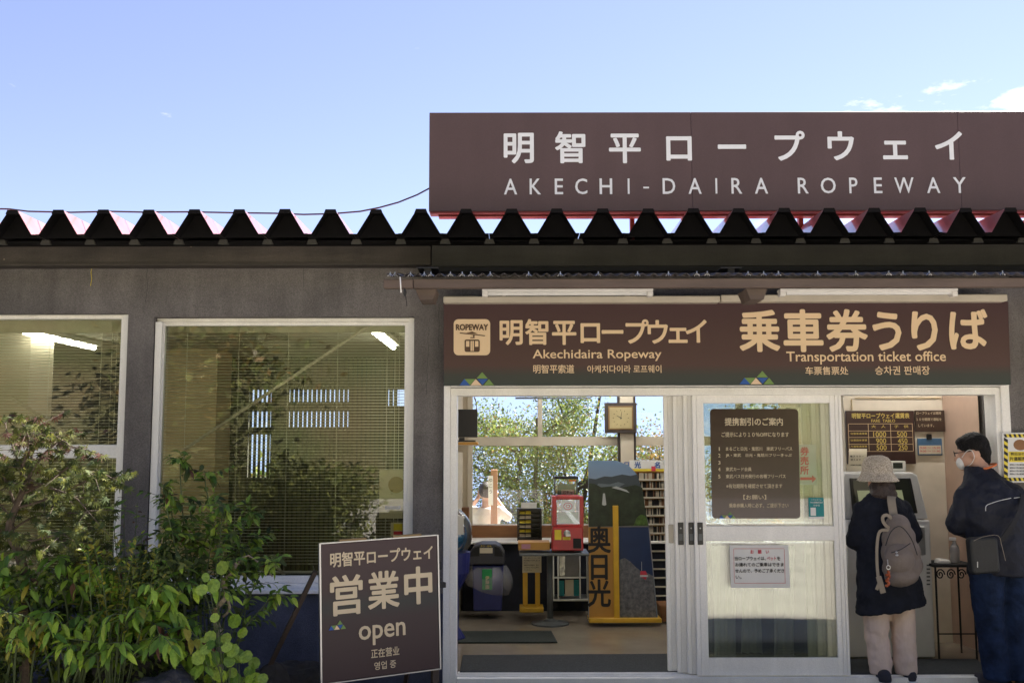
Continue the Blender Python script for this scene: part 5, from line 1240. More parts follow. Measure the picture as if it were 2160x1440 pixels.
# -- japanese maple
stems, lv = [], []
M['leaf_maple'] = leafmat('maple_leaf', (0.095, 0.110, 0.022), .6, rough=.8)
protos = [(maple(1), M['leaf_maple']), (maple(1), M['leaf_red']), (maple(1), M['leaf_dark'])]
Ym = -1.45
trunk = bez([at(60, 1330, Ym) * 1 + Vector((0, 0, -.3)), at(48, 1200, Ym), at(20, 1120, Ym), at(38, 1060, Ym), at(60, 1010, Ym)], 16); stems.append((trunk, .030, .012))
for a in ([(38, 1060), (45, 1000), (30, 950), (12, 900), (18, 880)], [(60, 1010), (90, 960), (130, 930), (150, 945)], [(38, 1070), (90, 1055), (150, 1030), (210, 1000), (235, 1008)], [(50, 1040), (110, 1010), (150, 985), (200, 1000)], [(22, 1120), (70, 1090), (120, 1085), (175, 1080)],
          [(30, 1100), (-20, 1040), (-60, 1010)], [(30, 1060), (5, 1000), (-30, 960)], [(60, 1010), (70, 950), (95, 925), (120, 925)], [(20, 1130), (60, 1140), (110, 1130), (160, 1120)], [(45, 1000), (60, 930), (45, 890)], [(40, 1180), (90, 1150), (150, 1140), (190, 1160)], [(30, 1110), (-10, 1120), (-50, 1110)], [(60, 1010), (110, 1030), (160, 1050), (190, 1085)]):
    yo = rnd.uniform(-.3, .3); pts = [at(px, py, Ym + yo * i / len(a)) for i, (px, py) in enumerate(a)]; path = bez(pts, 10); stems.append((path, .008, .002))
    ch = [0, 0, 0, 1] if a[-1][1] < 960 else [0, 0, 2]
    for k in range(17):
        i = rnd.randint(3, 10); s = path[i]; e = s + Vector((rnd.gauss(.02, .08), rnd.gauss(0, .10), rnd.gauss(-.005, .05))); pt = bez([s, e], 4); stems.append((pt, .0022, .001))
        for q in range(7):
            p = s.lerp(e, rnd.uniform(.4, 1.15)); d = Vector((rnd.gauss(.1, .6), rnd.gauss(-.4, .5), rnd.gauss(-.65, .3)))
            lv.append((frame_m(p, d, Vector((rnd.gauss(0, .4), rnd.gauss(-.9, .4), .8)), rnd.uniform(.034, .058)), rnd.choice(ch)))
plant('maple_tree', 'small maple with dark star shaped leaves and reddish tips at the left edge', 'tree', stems, protos, lv, M['bark'], cap=290)
# -- tall leafy shrub before the wide window
stems, lv = [], []
protos = [(lance(1, .42), M['leaf_dark']), (lance(1, .40, .3, .35), M['leaf_mid']), (lance(1, .36), M['leaf_red'])]
r0 = at(420, 1400, -1.15); r0.z = GZ
for fx in [(380, 985), (345, 1040), (432, 1010), (470, 1075), (400, 1060), (520, 1090), (540, 1145), (560, 1190), (350, 1110), (490, 1130), (450, 1120), (400, 1150), (335, 1165), (520, 1200), (470, 1190), (430, 1210), (370, 1200), (568, 1265), (300, 1180), (500, 1165), (360, 1060), (380, 1120)]:
    tip = at(fx[0], fx[1], -1.1 + rnd.uniform(-.25, .25)); mid = r0.lerp(tip, .55) + Vector((rnd.gauss(0, .05), rnd.gauss(0, .05), .05))
    end = tip + Vector((rnd.uniform(-.02, .06), 0, -.015)); path = bez([r0 + Vector((rnd.gauss(0, .05), rnd.gauss(0, .03), 0)), mid, tip, end], 16); stems.append((path, .006, .0015))
    lv += sprig(rnd, path, 34, .062, .8, .25, [0, 0, 1, 1, 1], .35)
    for q in range(5):
        i = rnd.randint(6, 14); s = path[i]; e = s + Vector((rnd.gauss(0, .10), rnd.uniform(-.12, .1), rnd.uniform(-.01, .09))); pt = bez([s, e], 6); stems.append((pt, .002, .001)); lv += sprig(rnd, pt, 8, .056, .8, .3, [0, 1, 1], .15)
    if rnd.random() < .35:
        for q in range(4): lv.append((frame_m(end, Vector((rnd.gauss(0, .7), rnd.gauss(-.3, .4), rnd.uniform(-.5, .5))), Vector((0, -.4, 1)), .055), 2))
plant('tall_shrub', 'tall loose shrub with small dark leaves in front of the wide window', 'shrub', stems, protos, lv, M['stemgreen'], cap=290)
# -- young sapling before the grey pier
stems, lv = [], []
r0 = at(262, 1420, -1.2); r0.z = GZ
for fx in [(262, 1022), (290, 1060), (245, 1060), (300, 1120), (240, 1110), (280, 1170), (210, 1150), (320, 1170)]:
    tip = at(fx[0], fx[1], -1.2 + rnd.uniform(-.1, .1)); path = bez([r0, r0.lerp(tip, .5) + Vector((rnd.gauss(0, .03), 0, 0)), tip], 12); stems.append((path, .005, .0015)); lv += sprig(rnd, path, 16, .060, .9, .35, [0, 1, 1, 2], .5)
plant('sapling', 'thin young sapling with pale top leaves in front of the grey pier', 'sapling', stems, [(lance(1, .36), M['leaf_mid']), (lance(1, .36), M['leaf_bright']), (lance(1, .34), M['leaf_red'])], lv, M['stemgreen'], cap=130)
# -- yellow green fine shrub in the middle
stems, lv = [], []
r0 = at(240, 1420, -1.5); r0.z = GZ
for k in range(26):
    tip = at(rnd.uniform(165, 350), rnd.uniform(1130, 1215), -1.5 + rnd.uniform(-.15, .15)); path = bez([r0, r0.lerp(tip, .6) + Vector((rnd.gauss(0, .05), 0, .03)), tip], 10); stems.append((path, .004, .001)); lv += sprig(rnd, path, 22, .036, .9, .15, [0, 0, 1], .5)
plant('fine_shrub', 'fine yellow green shrub in the middle of the planting', 'shrub', stems, [(lance(1, .5), M['leaf_yellow']), (lance(1, .5), M['leaf_mid'])], lv, M['stemgreen'], cap=200)
# -- round leaved plant
stems, lv = [], []
r0 = at(480, 1440, -1.45); r0.z = GZ + .1
for fx in [(455, 1185), (440, 1210), (425, 1225), (500, 1365), (512, 1330), (430, 1375), (450, 1405), (425, 1395), (470, 1390), (490, 1410), (520, 1415), (528, 1395), (440, 1355), (465, 1360), (485, 1375), (460, 1420), (505, 1432), (478, 1432), (540, 1425), (400, 1415), (395, 1432), (488, 1345), (450, 1330), (463, 1335), (415, 1350), (505, 1385), (446, 1385), (470, 1410), (430, 1430), (495, 1300), (455, 1300)]:
    tip = at(fx[0] + rnd.uniform(-3, 3), fx[1], -1.5 + rnd.uniform(-.1, .15)); path = bez([r0 + Vector((rnd.gauss(0, .06), rnd.gauss(0, .03), 0)), r0.lerp(tip, .6) + Vector((rnd.gauss(0, .02), 0, .02)), tip], 8); stems.append((path, .0025, .0015))
    for q in range(rnd.choice([1, 2, 2])):
        lv.append((frame_m(tip + Vector((rnd.gauss(0, .02), rnd.gauss(0, .01), rnd.gauss(0, .02))), Vector((rnd.gauss(0, .6), -.25, rnd.gauss(-.6, .3))), Vector((rnd.gauss(0, .3), -1, .55)), rnd.uniform(.045, .072)), rnd.choice([0, 0, 1])))
plant('round_leaf_plant', 'plant with round scalloped lime green leaves beside the shrub', 'plant', stems, [(roundleaf(1), M['leaf_lime']), (roundleaf(1), M['leaf_bright'])], lv, M['stemgreen'], cap=100)
# -- low leaf mass filling the shade of the bed
rg = np.random.default_rng(9); A, Bf, base, mm = [], [], 0, []
for k in range(34):
    px = rg.uniform(-60, 430); py = rg.uniform(1190, 1440); p = at(px, py, rg.uniform(-1.5, -.9))
    a, f_ = leaf_cloud(rg, 230, tuple(p), (.20, .14, .12), .022, clumps=6); A.append(a); Bf.append(f_ + base); base += len(a); mm.append(np.full(len(f_), int(rg.random() < .2)))
o = mesh_np('undergrowth', np.concatenate(A), np.concatenate(Bf), [M['leaf_dark'], M['leaf_mid']], mi=np.concatenate(mm)); tag(o, 'dense dark undergrowth filling the planting bed', 'undergrowth', kind='stuff')
# -- grass blades
b = MB()
for k in range(240):
    px = rnd.choice([rnd.gauss(90, 40), rnd.gauss(230, 60), rnd.gauss(350, 50), rnd.gauss(600, 30)]); p = at(px, 1440, -1.75 if px < 450 else -.9); p.z = GZ; h = .8 * rnd.uniform(.3, .56) if px < 450 else rnd.uniform(.12, .28); l = Vector((rnd.gauss(0, .07), rnd.gauss(0, .05), h)); w = .003
    b.add([tuple(p + Vector((-w, 0, 0))), tuple(p + Vector((w, 0, 0))), tuple(p + l * .6 + Vector((w, 0, 0))), tuple(p + l + Vector((rnd.gauss(0, .03), 0, -.02))), tuple(p + l * .6 - Vector((w, 0, 0)))], [(0, 1, 2, 3, 4)])
tag(b.build('grass', M['leaf_lime']), 'thin pale grass blades along the front of the bed', 'grass', kind='stuff')
# -- dead gnarled branch
b = MB(); Yd = -1.25
b.tube(bez([at(462, 1330, Yd), at(452, 1290, Yd), at(478, 1255, Yd - .03), at(470, 1225, Yd), at(492, 1205, Yd), at(498, 1180, Yd)], 18), [.018 - .0006 * i for i in range(19)], 8)
b.tube(bez([at(470, 1300, Yd), at(484, 1285, Yd), at(480, 1262, Yd)], 8), .008, 6); b.tube(bez([at(492, 1205, Yd), at(520, 1170, Yd), at(560, 1200, Yd), at(575, 1215, Yd)], 8), .004, 6)
b.tube([at(462, 1325, Yd), at(470, 1440, Yd) - Vector((0, 0, .35))], .02, 8)
tag(b.build('dead_branch', M['deadbark'], smooth=True), 'pale gnarled dead branch rising at the right of the shrubs', 'branch')
# -- soil and rocks
o = part('planting_soil', M['soil'], None, lambda b: b.box(-7.5, at(640, 1400, -1.2).x, -2.2, -.02, GZ - .02, GZ + .06), bevel=.03, seg=2); tag(o, kind='structure')
def rock(c, r, seed, lab):
    bm = bmesh.new(); bmesh.ops.create_icosphere(bm, subdivisions=4, radius=1)
    for v in bm.verts:
        n_ = v.co.normalized(); k = 1 + .38 * mnoise.noise(n_ * 1.3 + Vector((seed, 0, 0))) + .14 * mnoise.noise(n_ * 4 + Vector((0, seed, 0))) + .05 * mnoise.noise(n_ * 11); v.co = Vector((n_.x * r[0] * k, n_.y * r[1] * k, n_.z * r[2] * k))
    me = bpy.data.meshes.new('rock'); bm.to_mesh(me); bm.free(); me.materials.append(M['rock']); o = adopt(me, 'rock', None, Vector(c)); tag(o, lab, 'rock', 'rocks edging the planting bed')
rock(at(350, 1440, -1.6) + Vector((0, 0, -.06)), (.17, .14, .11), 3, 'dark rock under the drooping shrub leaves')
rock(at(300, 1400, -1.3), (.2, .15, .14), 5, 'dark rock deep in the shade of the shrub')
rock(at(620, 1450, -.75) + Vector((0, 0, -.10)), (.30, .2, .22), 8, 'low mossy rock between the planting and the open sign')
rock(at(555, 1440, -.9) + Vector((0, 0, -.12)), (.2, .16, .2), 11, 'dark rock just right of the round leaved plant')

# ------------------------------------------------------------------ trees beyond the rear windows
def tree(x, y, zb, h, r, seed, lab, cols, n=7000, size=.05):
    rg = np.random.default_rng(seed); t = thing('deciduous_tree', lab, 'tree', (x, y, zb), 'trees behind the station')
    rr = random.Random(seed); b = MB(); top = Vector((x + rr.gauss(0, .2), y, zb + h)); b.tube(bez([(x, y, zb), (x + rr.gauss(0, .1), y, zb + h * .4), top], 10), [.09 - .007 * i for i in range(11)], 7)
    tips = []
    for k in range(26):
        f = rr.uniform(.25, .95); s = Vector((x, y, zb + h * f)); a = rr.uniform(0, 6.283); l = r * (1.1 - .6 * f) * rr.uniform(.6, 1.1)
        e = s + Vector((math.cos(a) * l, math.sin(a) * l, l * rr.uniform(.3, .8))); b.tube(bez([s, s.lerp(e, .5) + Vector((0, 0, -.05)), e], 6), [.03 - .004 * i for i in range(7)], 5); tips.append(e); tips.append(s.lerp(e, .6))
    b.build('trunk', M['bark'], t)
    A, Bf, base = [], [], 0
    for e in tips:
        a, f_ = leaf_cloud(rg, n // len(tips), tuple(e), (r * .30, r * .30, r * .26), size, clumps=5, squash=1.3); A.append(a); Bf.append(f_ + base); base += len(a)
    vs, fs = np.concatenate(A), np.concatenate(Bf)
    mesh_np('crown', vs, fs, cols, t, mi=(rg.random(len(fs)) < .14).astype(int))
tc1 = [M['leaf_sun'], M['leaf_sun2']]
tree(xx(1095, 7.5), 7.5, -3.4, 5.35, 1.4, 1, 'airy green tree in the middle of the rear window', tc1, 34000, .021)
tree(xx(1200, 8.2), 8.2, -3.6, 5.9, 1.5, 2, 'taller leafy tree rising past the rear window mullion', tc1, 34000, .021)
tree(xx(1265, 7.2), 7.2, -3.4, 4.1, 1.1, 3, 'yellowing tree left of the column behind the window', [M['leaf_sun2'], M['leaf_sun']], 22000, .020)
tree(xx(1370, 7.8), 7.8, -3.4, 4.8, 1.2, 4, 'pale autumn tree right of the column behind the window', [M['leaf_sun2'], M['leaf_sun']], 22000, .020)
tree(xx(985, 9.5), 9.5, -3.8, 3.1, 1.0, 5, 'low tree at the left end of the rear window', tc1, 3000)
tree(xx(640, 9.0), 9.0, -3.5, 4.3, 2.0, 6, 'bushy tree behind the left part of the office', tc1, 8000, .07)
tree(xx(480, 8.0), 8.0, -3.4, 4.1, 1.8, 7, 'dark tree behind the office pillar', tc1, 6000, .07)
tree(xx(1545, 7.9), 7.9, -3.4, 5.2, 1.4, 9, 'green tree seen through the closed door leaf', tc1, 16000, .024)
tree(xx(1700, 7.5), 7.5, -3.4, 5.6, 1.8, 8, 'tree with brown tinted leaves behind the ticket wall', [M['leaf_sun2'], M['leaf_red']], 6000)

# wooden post outside
YO2 = 4.6
t = thing('wooden_post', 'brown wooden signpost with a white lettered board outside the rear window', 'signpost', (xx(1043, YO2), YO2, -.8))
part('post', mat('orange_brown_timber', (.40, .20, .11), .7, var=.2, streak=(1, 1, .2)), t, lambda b: b.box(xx(1035, YO2), xx(1049, YO2), YO2, YO2 + .14, -.9, zz(990, YO2)), bevel=.006)  # orange-brown is the timber's own colour
part('board', M['paper'], t, lambda b: b.pbox(1030, 1003, 1040, 1065, YO2 - .02, YO2 - .005))
b = MB(); b.pchars([('ゆ', 1035, 1012), ('こ', 1035, 1024), ('う', 1035, 1036)], .05, YO2 - .024); b.build('lettering', M['ink'], t)
part('outdoor_deck', mat('weathered_deck', (.22, .19, .15), .8, var=.3, scale=4), B, lambda b: b.box(-2.5, 4.5, YB + .141, 6.6, GZ - .3, GZ - .05))

# ------------------------------------------------------------------ people
def remesh(mb, name, m, parent, vox=.011, sm=6, wrinkle=0.0, wscale=.12, label=None):
    o = mb.build(name, m, parent, smooth=True)
    r = o.modifiers.new('r', 'REMESH'); r.mode = 'VOXEL'; r.voxel_size = vox
    s = o.modifiers.new('s', 'SMOOTH'); s.iterations = sm; s.factor = .5
    if wrinkle:
        tx = bpy.data.textures.new('w', 'CLOUDS'); tx.noise_scale = wscale; tx.noise_depth = 2
        d = o.modifiers.new('d', 'DISPLACE'); d.texture = tx; d.strength = wrinkle; d.mid_level = .5
    dg = bpy.context.evaluated_depsgraph_get(); me = bpy.data.meshes.new_from_object(o.evaluated_get(dg))
    o.modifiers.clear(); o.data = me; me.polygons.foreach_set('use_smooth', [True] * len(me.polygons))
    if not me.materials: me.materials.append(m)
    return o
def limb(b, pts, rs, n=12):
    "capsule chain with tapering radii"
    for i in range(len(pts) - 1):
        p, q = Vector(pts[i]), Vector(pts[i + 1]); L = (q - p).length; k = max(2, int(L / (min(rs[i], rs[i + 1]) * .45)))
        for j in range(k + 1):
            f = j / k; b.ball(tuple(p.lerp(q, f)), rs[i] + (rs[i + 1] - rs[i]) * f, nu=12, nv=8)
def hand(b, w, d, up, s=1.0):
    "palm and five bent fingers; w wrist, d direction, up back of the hand"
    d = d.normalized(); x = d.cross(up).normalized(); up = x.cross(d)
    for k in range(5): b.ball(tuple(w + d * (.012 + .018 * k) * s), .030 * s, .030 * s, .030 * s, 10, 7) if k < 2 else [b.ball(tuple(w + d * (.012 + .018 * k) * s + x * o_ * s), .016 * s, nu=8, nv=6) for o_ in (-.024, -.008, .008, .024)]
    for i, (o_, L) in enumerate(((-.028, .058), (-.010, .072), (.009, .077), (.027, .068))):
        p = w + d * .085 * s + x * o_ * s; q = p + d * L * .45 * s - up * .006; r_ = q + (d * .6 - up * .7) * L * .35 * s; e = r_ + (d * .15 - up) * L * .25 * s
        limb(b, [p, q, r_, e], [.0090 * s, .0085 * s, .0078 * s, .0070 * s])
    p = w + d * .03 * s + x * .028 * s; q = p + (d * .5 + x * .8 - up * .3).normalized() * .034 * s; e = q + (d * .9 + x * .2 - up * .3).normalized() * .030 * s
    limb(b, [p, q, e], [.012 * s, .0105 * s, .009 * s])
def head(b, c, s, face, nose=True):
    "skull, jaw, nose, ears and neck stub around centre c; face = unit vector the face looks along"
    up = Vector((0, 0, 1)); f = face.normalized(); x = f.cross(up).normalized()
    b.ball(tuple(c + up * .02 * s - f * .01 * s), .078 * s, .090 * s, .098 * s, 20, 14, rot=Matrix((x, f, x.cross(f))).transposed())
    b.ball(tuple(c - up * .045 * s + f * .022 * s), .058 * s, .062 * s, .066 * s, 16, 10, rot=Matrix((x, f, x.cross(f))).transposed())
    b.ball(tuple(c - up * .085 * s + f * .055 * s), .026 * s, .022 * s, .020 * s, 10, 8)
    limb(b, [c + f * .083 * s + up * .012 * s, c + f * .104 * s - up * .022 * s], [.009 * s, .014 * s])
    limb(b, [c + f * .080 * s - up * .052 * s - x * .016 * s, c + f * .084 * s - up * .052 * s, c + f * .080 * s - up * .052 * s + x * .016 * s], [.008 * s, .010 * s, .008 * s])
    for sd in (-1, 1):
        b.ball(tuple(c + x * sd * .078 * s - f * .006 * s - up * .008 * s), .010 * s, .018 * s, .031 * s, 10, 8, rot=Matrix((x, f, x.cross(f))).transposed())
        b.ball(tuple(c + x * sd * .030 * s + f * .074 * s + up * .016 * s), .014 * s, .008 * s, .009 * s, 8, 6)

# --- the woman in the speckled hat
YW0 = 0.05
def Wp(px, py, dy=0.0): return at(px, py, YW0 + dy)
t = thing('person', 'person in speckled bucket hat, long dark coat and beige trousers at the ticket machine', 'person', (Wp(1872, 1440).x, YW0, GZ))
hc = Wp(1856, 1018, .03); bo = MB(); head(bo, hc, 1.0, Vector((-.12, 1, -.15)))
limb(bo, [hc - Vector((0, .01, .08)), Wp(1862, 1062, .0)], [.052, .058])
limb(bo, [Wp(1862, 1075), Wp(1866, 1150), Wp(1870, 1230)], [.10, .10, .12])
for sx, sh, el, wr in ((-1, (1822, 1078), (1803, 1140), (1838, 1158)), (1, (1905, 1078), (1932, 1128), (1900, 1150))):
    s_, e_, w_ = Wp(*sh), Wp(*el, .03), Wp(*wr, .30); limb(bo, [s_, e_, w_], [.045, .036, .024]); hand(bo, w_, Vector((-.2 * sx, 1, .1)), Vector((0, 0, 1)), .9)
for hx, kx, fx in ((1850, 1851, 1859), (1900, 1907, 1912)): limb(bo, [Wp(hx, 1245), Wp(kx, 1340, .03), Wp(fx, 1425, 0)], [.066, .050, .034])
remesh(bo, 'body', M['skin'], t)
b = MB()
b.loft([(Wp(1880, 1290).x, YW0 + .0, Wp(0, 1288).z, .232, .155, .038), (Wp(1876, 1240).x, YW0, Wp(0, 1240).z, .212, .15, .01), (Wp(1868, 1170).x, YW0, Wp(0, 1170).z, .185, .14), (Wp(1864, 1110).x, YW0, Wp(0, 1110).z, .172, .125), (Wp(1861, 1075).x, YW0, Wp(0, 1075).z, .165, .110), (Wp(1861, 1055).x, YW0 + .005, Wp(0, 1055).z, .125, .085), (Wp(1862, 1042).x, YW0 + .01, Wp(0, 1042).z, .070, .065)], 28)
for sh, el, wr in (((1820, 1075), (1803, 1138), (1832, 1156)), ((1905, 1075), (1927, 1128), (1903, 1148))):
    limb(b, [Wp(*sh), Wp(*el, .02), Wp(*wr, .24)], [.064, .062, .050])
coat = remesh(b, 'coat', M['coat'], t, .010, 4, .028, .08)
b = MB()
for hx, kx, fx, o_ in ((1848, 1851, 1859, .0), (1904, 1908, 1912, .02)):
    b.loft([(Wp(fx, 1425).x, YW0 + .0, Wp(0, 1424).z, .068, .075), (Wp(fx - 2, 1400).x, YW0 + .005, Wp(0, 1400).z, .074, .082), (Wp(kx, 1340).x, YW0 + .02, Wp(0, 1340).z, .074, .088), (Wp(hx, 1285).x, YW0 + o_, Wp(0, 1285).z, .084, .10), (Wp(hx, 1230).x, YW0, Wp(0, 1230).z, .10, .11)], 20)
remesh(b, 'trousers', M['beige_cloth'], t, .009, 3, .020, .06)
for fx, yo in ((1858, -.06), (1916, -.02)):
    c = Wp(fx, 1440); c.y = YW0 + yo; c.z = GZ
    b = MB(); limb(b, [c + Vector((0, -.02, .045)), c + Vector((0, .06, .042)), c + Vector((0, .15, .035))], [.043, .042, .034]); b.ball(tuple(c + Vector((0, -.01, .065))), .042, .05, .04)
    o = remesh(b, 'shoe', M['shoe'], t, .007, 3)
    part('shoe_sole', M['paper'], t, lambda b: b.loft([(c.x, c.y + .055, GZ + .005, .047, .145), (c.x, c.y + .055, GZ + .026, .049, .148)], 20))
b = MB(); b.ball(tuple(hc + Vector((.0, -.035, -.035))), .086, .080, .085); b.ball(tuple(hc + Vector((.02, -.07, -.075))), .068, .05, .045); b.ball(tuple(hc + Vector((-.04, -.065, -.065))), .045, .045, .045)
remesh(b, 'hair', M['hair2'], t, .008, 3, .016, .03)
b = MB(); z0 = Wp(0, 1018).z
hx = Wp(1853, 1000).x; hy = YW0 + .02
prof = [(.138, z0 - .002, 0), (.122, z0 + .022, 0), (.106, z0 + .042, 0), (.098, z0 + .062, 0), (.096, z0 + .10, 0), (.088, z0 + .135, 0), (.070, z0 + .158, 0), (.035, z0 + .170, 0), (.001, z0 + .172, 0)]
b.loft([(hx, hy, z, r, r * 1.06) for r, z, _ in prof], 36)
hat = remesh(b, 'bucket_hat', M['hat'], t, .006, 3, .010, .05)
# backpack
bt_ = thing('backpack', 'taupe backpack hanging from one shoulder of the dark coat', 'backpack', tuple(Wp(1900, 1230, -.2)))
b = MB()
YBk = YW0 - .215
def BP(px, py, dy=0.0): return at(px, py, YBk + dy)
for (px, py, rx, rz, dy) in ((1893, 1108, .078, .075, .02), (1896, 1135, .108, .10, .01), (1900, 1165, .128, .11, 0), (1904, 1195, .132, .105, 0), (1903, 1212, .115, .075, 0)):
    b.ball(tuple(BP(px, py, dy)), rx, .082, rz, 20, 12, rot=Euler((0, R(-12), 0)).to_matrix())
remesh(b, 'bag', M['taupe'], bt_, .008, 5, .012, .10)
b = MB(); 
b.ball(tuple(BP(1898, 1178, -.045)), .098, .055, .105, 20, 12, rot=Euler((0, R(-12), 0)).to_matrix()); remesh(b, 'front_pocket', M['taupe'], bt_, .007, 3, .008, .06)
part('zip', M['blackmat'], bt_, lambda b: b.tube(bez([BP(1868, 1150, -.085), BP(1880, 1120, -.095), BP(1900, 1110, -.095), BP(1922, 1135, -.09), BP(1935, 1170, -.08)], 16), .003, 5))
part('zip', M['blackmat'], bt_, lambda b: b.tube(bez([BP(1880, 1165, -.112), BP(1900, 1158, -.114), BP(1920, 1145, -.10)], 10), .0028, 5))
part('zip_pull', M['steel'], bt_, lambda b: (b.ball(tuple(BP(1891, 1164, -.12)), .007), b.ball(tuple(BP(1892, 1170, -.12)), .010, .006, .007)))
def ribbon(b, pts, w, th=.004, nrm=Vector((0, -1, 0))):
    pts = [Vector(p) for p in pts]; vs = []
    for i, p in enumerate(pts):
        d = (pts[min(i + 1, len(pts) - 1)] - pts[max(0, i - 1)]).normalized(); x = d.cross(nrm).normalized() * w / 2; n_ = x.cross(d).normalized() * th / 2
        vs += [tuple(p - x - n_), tuple(p + x - n_), tuple(p + x + n_), tuple(p - x + n_)]
    fs = [(4 * i + a, 4 * i + (a + 1) % 4, 4 * (i + 1) + (a + 1) % 4, 4 * (i + 1) + a) for i in range(len(pts) - 1) for a in range(4)] + [(0, 3, 2, 1), tuple(len(vs) - 4 + k for k in range(4))]
    b.add(vs, fs)
part('shoulder_strap', M['strap'], bt_, lambda b: ribbon(b, bez([Wp(1888, 1050, .06), Wp(1884, 1043, -.02), Wp(1880, 1052, -.115), Wp(1884, 1080, -.165), Wp(1890, 1108, -.20)], 16), .052, .008, Vector((0, -.6, .8))))
part('top_loop', M['strap'], bt_, lambda b: ribbon(b, bez([BP(1884, 1118, -.01), BP(1866, 1105, -.03), BP(1862, 1090, -.04), BP(1872, 1086, -.03), BP(1884, 1098, -.01), BP(1890, 1112, 0)], 16), .020, .005))
part('loose_strap', M['strap'], bt_, lambda b: (ribbon(b, bez([BP(1876, 1118, -.02), BP(1856, 1120, -.03), BP(1850, 1150, -.03), BP(1850, 1190, -.04), BP(1853, 1222, -.05)], 16), .018, .005), ribbon(b, bez([BP(1853, 1215, -.05), BP(1858, 1232, -.05), BP(1863, 1250, -.05)], 6), .034, .008), ribbon(b, bez([BP(1855, 1228, -.05), BP(1849, 1243, -.05)], 4), .02, .005)))
part('key_charm', mat('copper_beads', (.40, .10, .04), .25, .4), bt_, lambda b: [b.ball(tuple(BP(1873 + random.uniform(-3, 3), 1205 + k * 2.3, -.11 - random.uniform(0, .01))), .0095, nu=8, nv=6) for k in range(14)])
part('key_ring', M['steel'], bt_, lambda b: (b.tube([BP(1874, 1196, -.115) + Vector((.012 * math.cos(a * .524), 0, .012 * math.sin(a * .524))) for a in range(13)], .0025, 5), [b.ball(tuple(BP(1873 - k * .3, 1191 - k * 3.5, -.11)), .0045, nu=6, nv=5) for k in range(4)]))

# --- the man in the dark jacket
YM0 = -0.12
def Mp(px, py, dy=0.0): return at(px, py, YM0 + dy)
t = thing('person', 'person in dark navy jacket and jeans wearing a white face mask, leaning to the left', 'person', (Mp(2115, 1440).x, YM0, GZ))
fd = Vector((-.92, .38, -.22)).normalized()
hc = Mp(2050, 955, .16); bo = MB(); head(bo, hc, 1.06, fd)
limb(bo, [hc + Vector((.03, -.03, -.07)), Mp(2078, 1010, .09), Mp(2088, 1035, .06)], [.056, .056, .055])
limb(bo, [Mp(2092, 1060, .03), Mp(2100, 1120, .01), Mp(2108, 1190)], [.085, .085, .10])
arm = (((2040, 1050), (2020, 1105), (2046, 1118)), ((2152, 1058), (2180, 1130), (2168, 1170)))
for k, (sh, el, wr) in enumerate(arm):
    s_, e_, w_ = Mp(*sh, .04), Mp(*el, .08), Mp(*wr, .34); limb(bo, [s_, e_, w_], [.045, .038, .027]); hand(bo, w_, Vector((-.1, 1, .15)), Vector((0, 0, 1)), 1.0)
for hx, kx, fx in ((2086, 2094, 2104), (2135, 2140, 2146)): limb(bo, [Mp(hx, 1215), Mp(kx, 1330, .03), Mp(fx, 1432, 0)], [.09, .06, .042])
remesh(bo, 'body', M['skin'], t)
b = MB()
b.loft([(Mp(2110, 1214).x, YM0, Mp(0, 1214).z, .205, .145), (Mp(2108, 1180).x, YM0, Mp(0, 1180).z, .192, .14), (Mp(2105, 1120).x, YM0 + .01, Mp(0, 1120).z, .195, .14), (Mp(2100, 1065).x, YM0 + .03, Mp(0, 1065).z, .232, .14), (Mp(2096, 1035).x, YM0 + .05, Mp(0, 1035).z, .205, .125), (Mp(2086, 1008).x, YM0 + .08, Mp(0, 1008).z, .118, .095), (Mp(2076, 990).x, YM0 + .11, Mp(0, 990).z, .070, .068)], 28)
for (sh, el, wr), ex in zip(arm, (0, 0)):
    limb(b, [Mp(*sh, .04), Mp(*el, .08), Mp(wr[0], wr[1], .27)], [.082, .074, .058])
jk = remesh(b, 'jacket', M['jacket'], t, .010, 4, .032, .09)
part('collar', M['orange'], t, lambda b: b.tube([Mp(2077, 986, .105) + Vector((.071 * math.cos(a * .3142), .069 * math.sin(a * .3142), .004 + .022 * math.cos(a * .3142))) for a in range(21)], .007, 6))
from mathutils.bvhtree import BVHTree
def on_surface(o, root, pts, lift=.003):
    "drop points onto the back (camera side) surface of a garment"
    bv = BVHTree.FromPolygons([tuple(v.co + wpos[o.name]) for v in o.data.vertices], [tuple(p.vertices) for p in o.data.polygons]); out = []
    for p in pts:
        h = bv.ray_cast(Vector((p.x, p.y - 1, p.z)), Vector((0, 1, 0)))[0]
        out.append(Vector((p.x, (h.y if h else p.y) - lift, p.z)))
    return out
part('piping', M['paper'], t, lambda b: (b.tube(on_surface(jk, t, bez([Mp(2064, 1075), Mp(2067, 1063), Mp(2090, 1054), Mp(2117, 1048)], 22)), .0022, 5), b.tube(on_surface(jk, t, bez([Mp(2124, 1048), Mp(2150, 1047), Mp(2160, 1056)], 14)), .0022, 5)))
b = MB()
for hx, kx, fx in ((2083, 2093, 2104), (2138, 2142, 2148)):
    b.loft([(Mp(fx, 1434).x, YM0, Mp(0, 1436).z, .084, .09), (Mp(fx - 2, 1400).x, YM0 + .01, Mp(0, 1400).z, .086, .09), (Mp(kx, 1330).x, YM0 + .02, Mp(0, 1330).z, .086, .10), (Mp(hx, 1260).x, YM0 + .0, Mp(0, 1260).z, .100, .115), (Mp(hx, 1195).x, YM0, Mp(0, 1195).z, .108, .125)], 20)
remesh(b, 'jeans', M['jeans'], t, .009, 3, .022, .07)
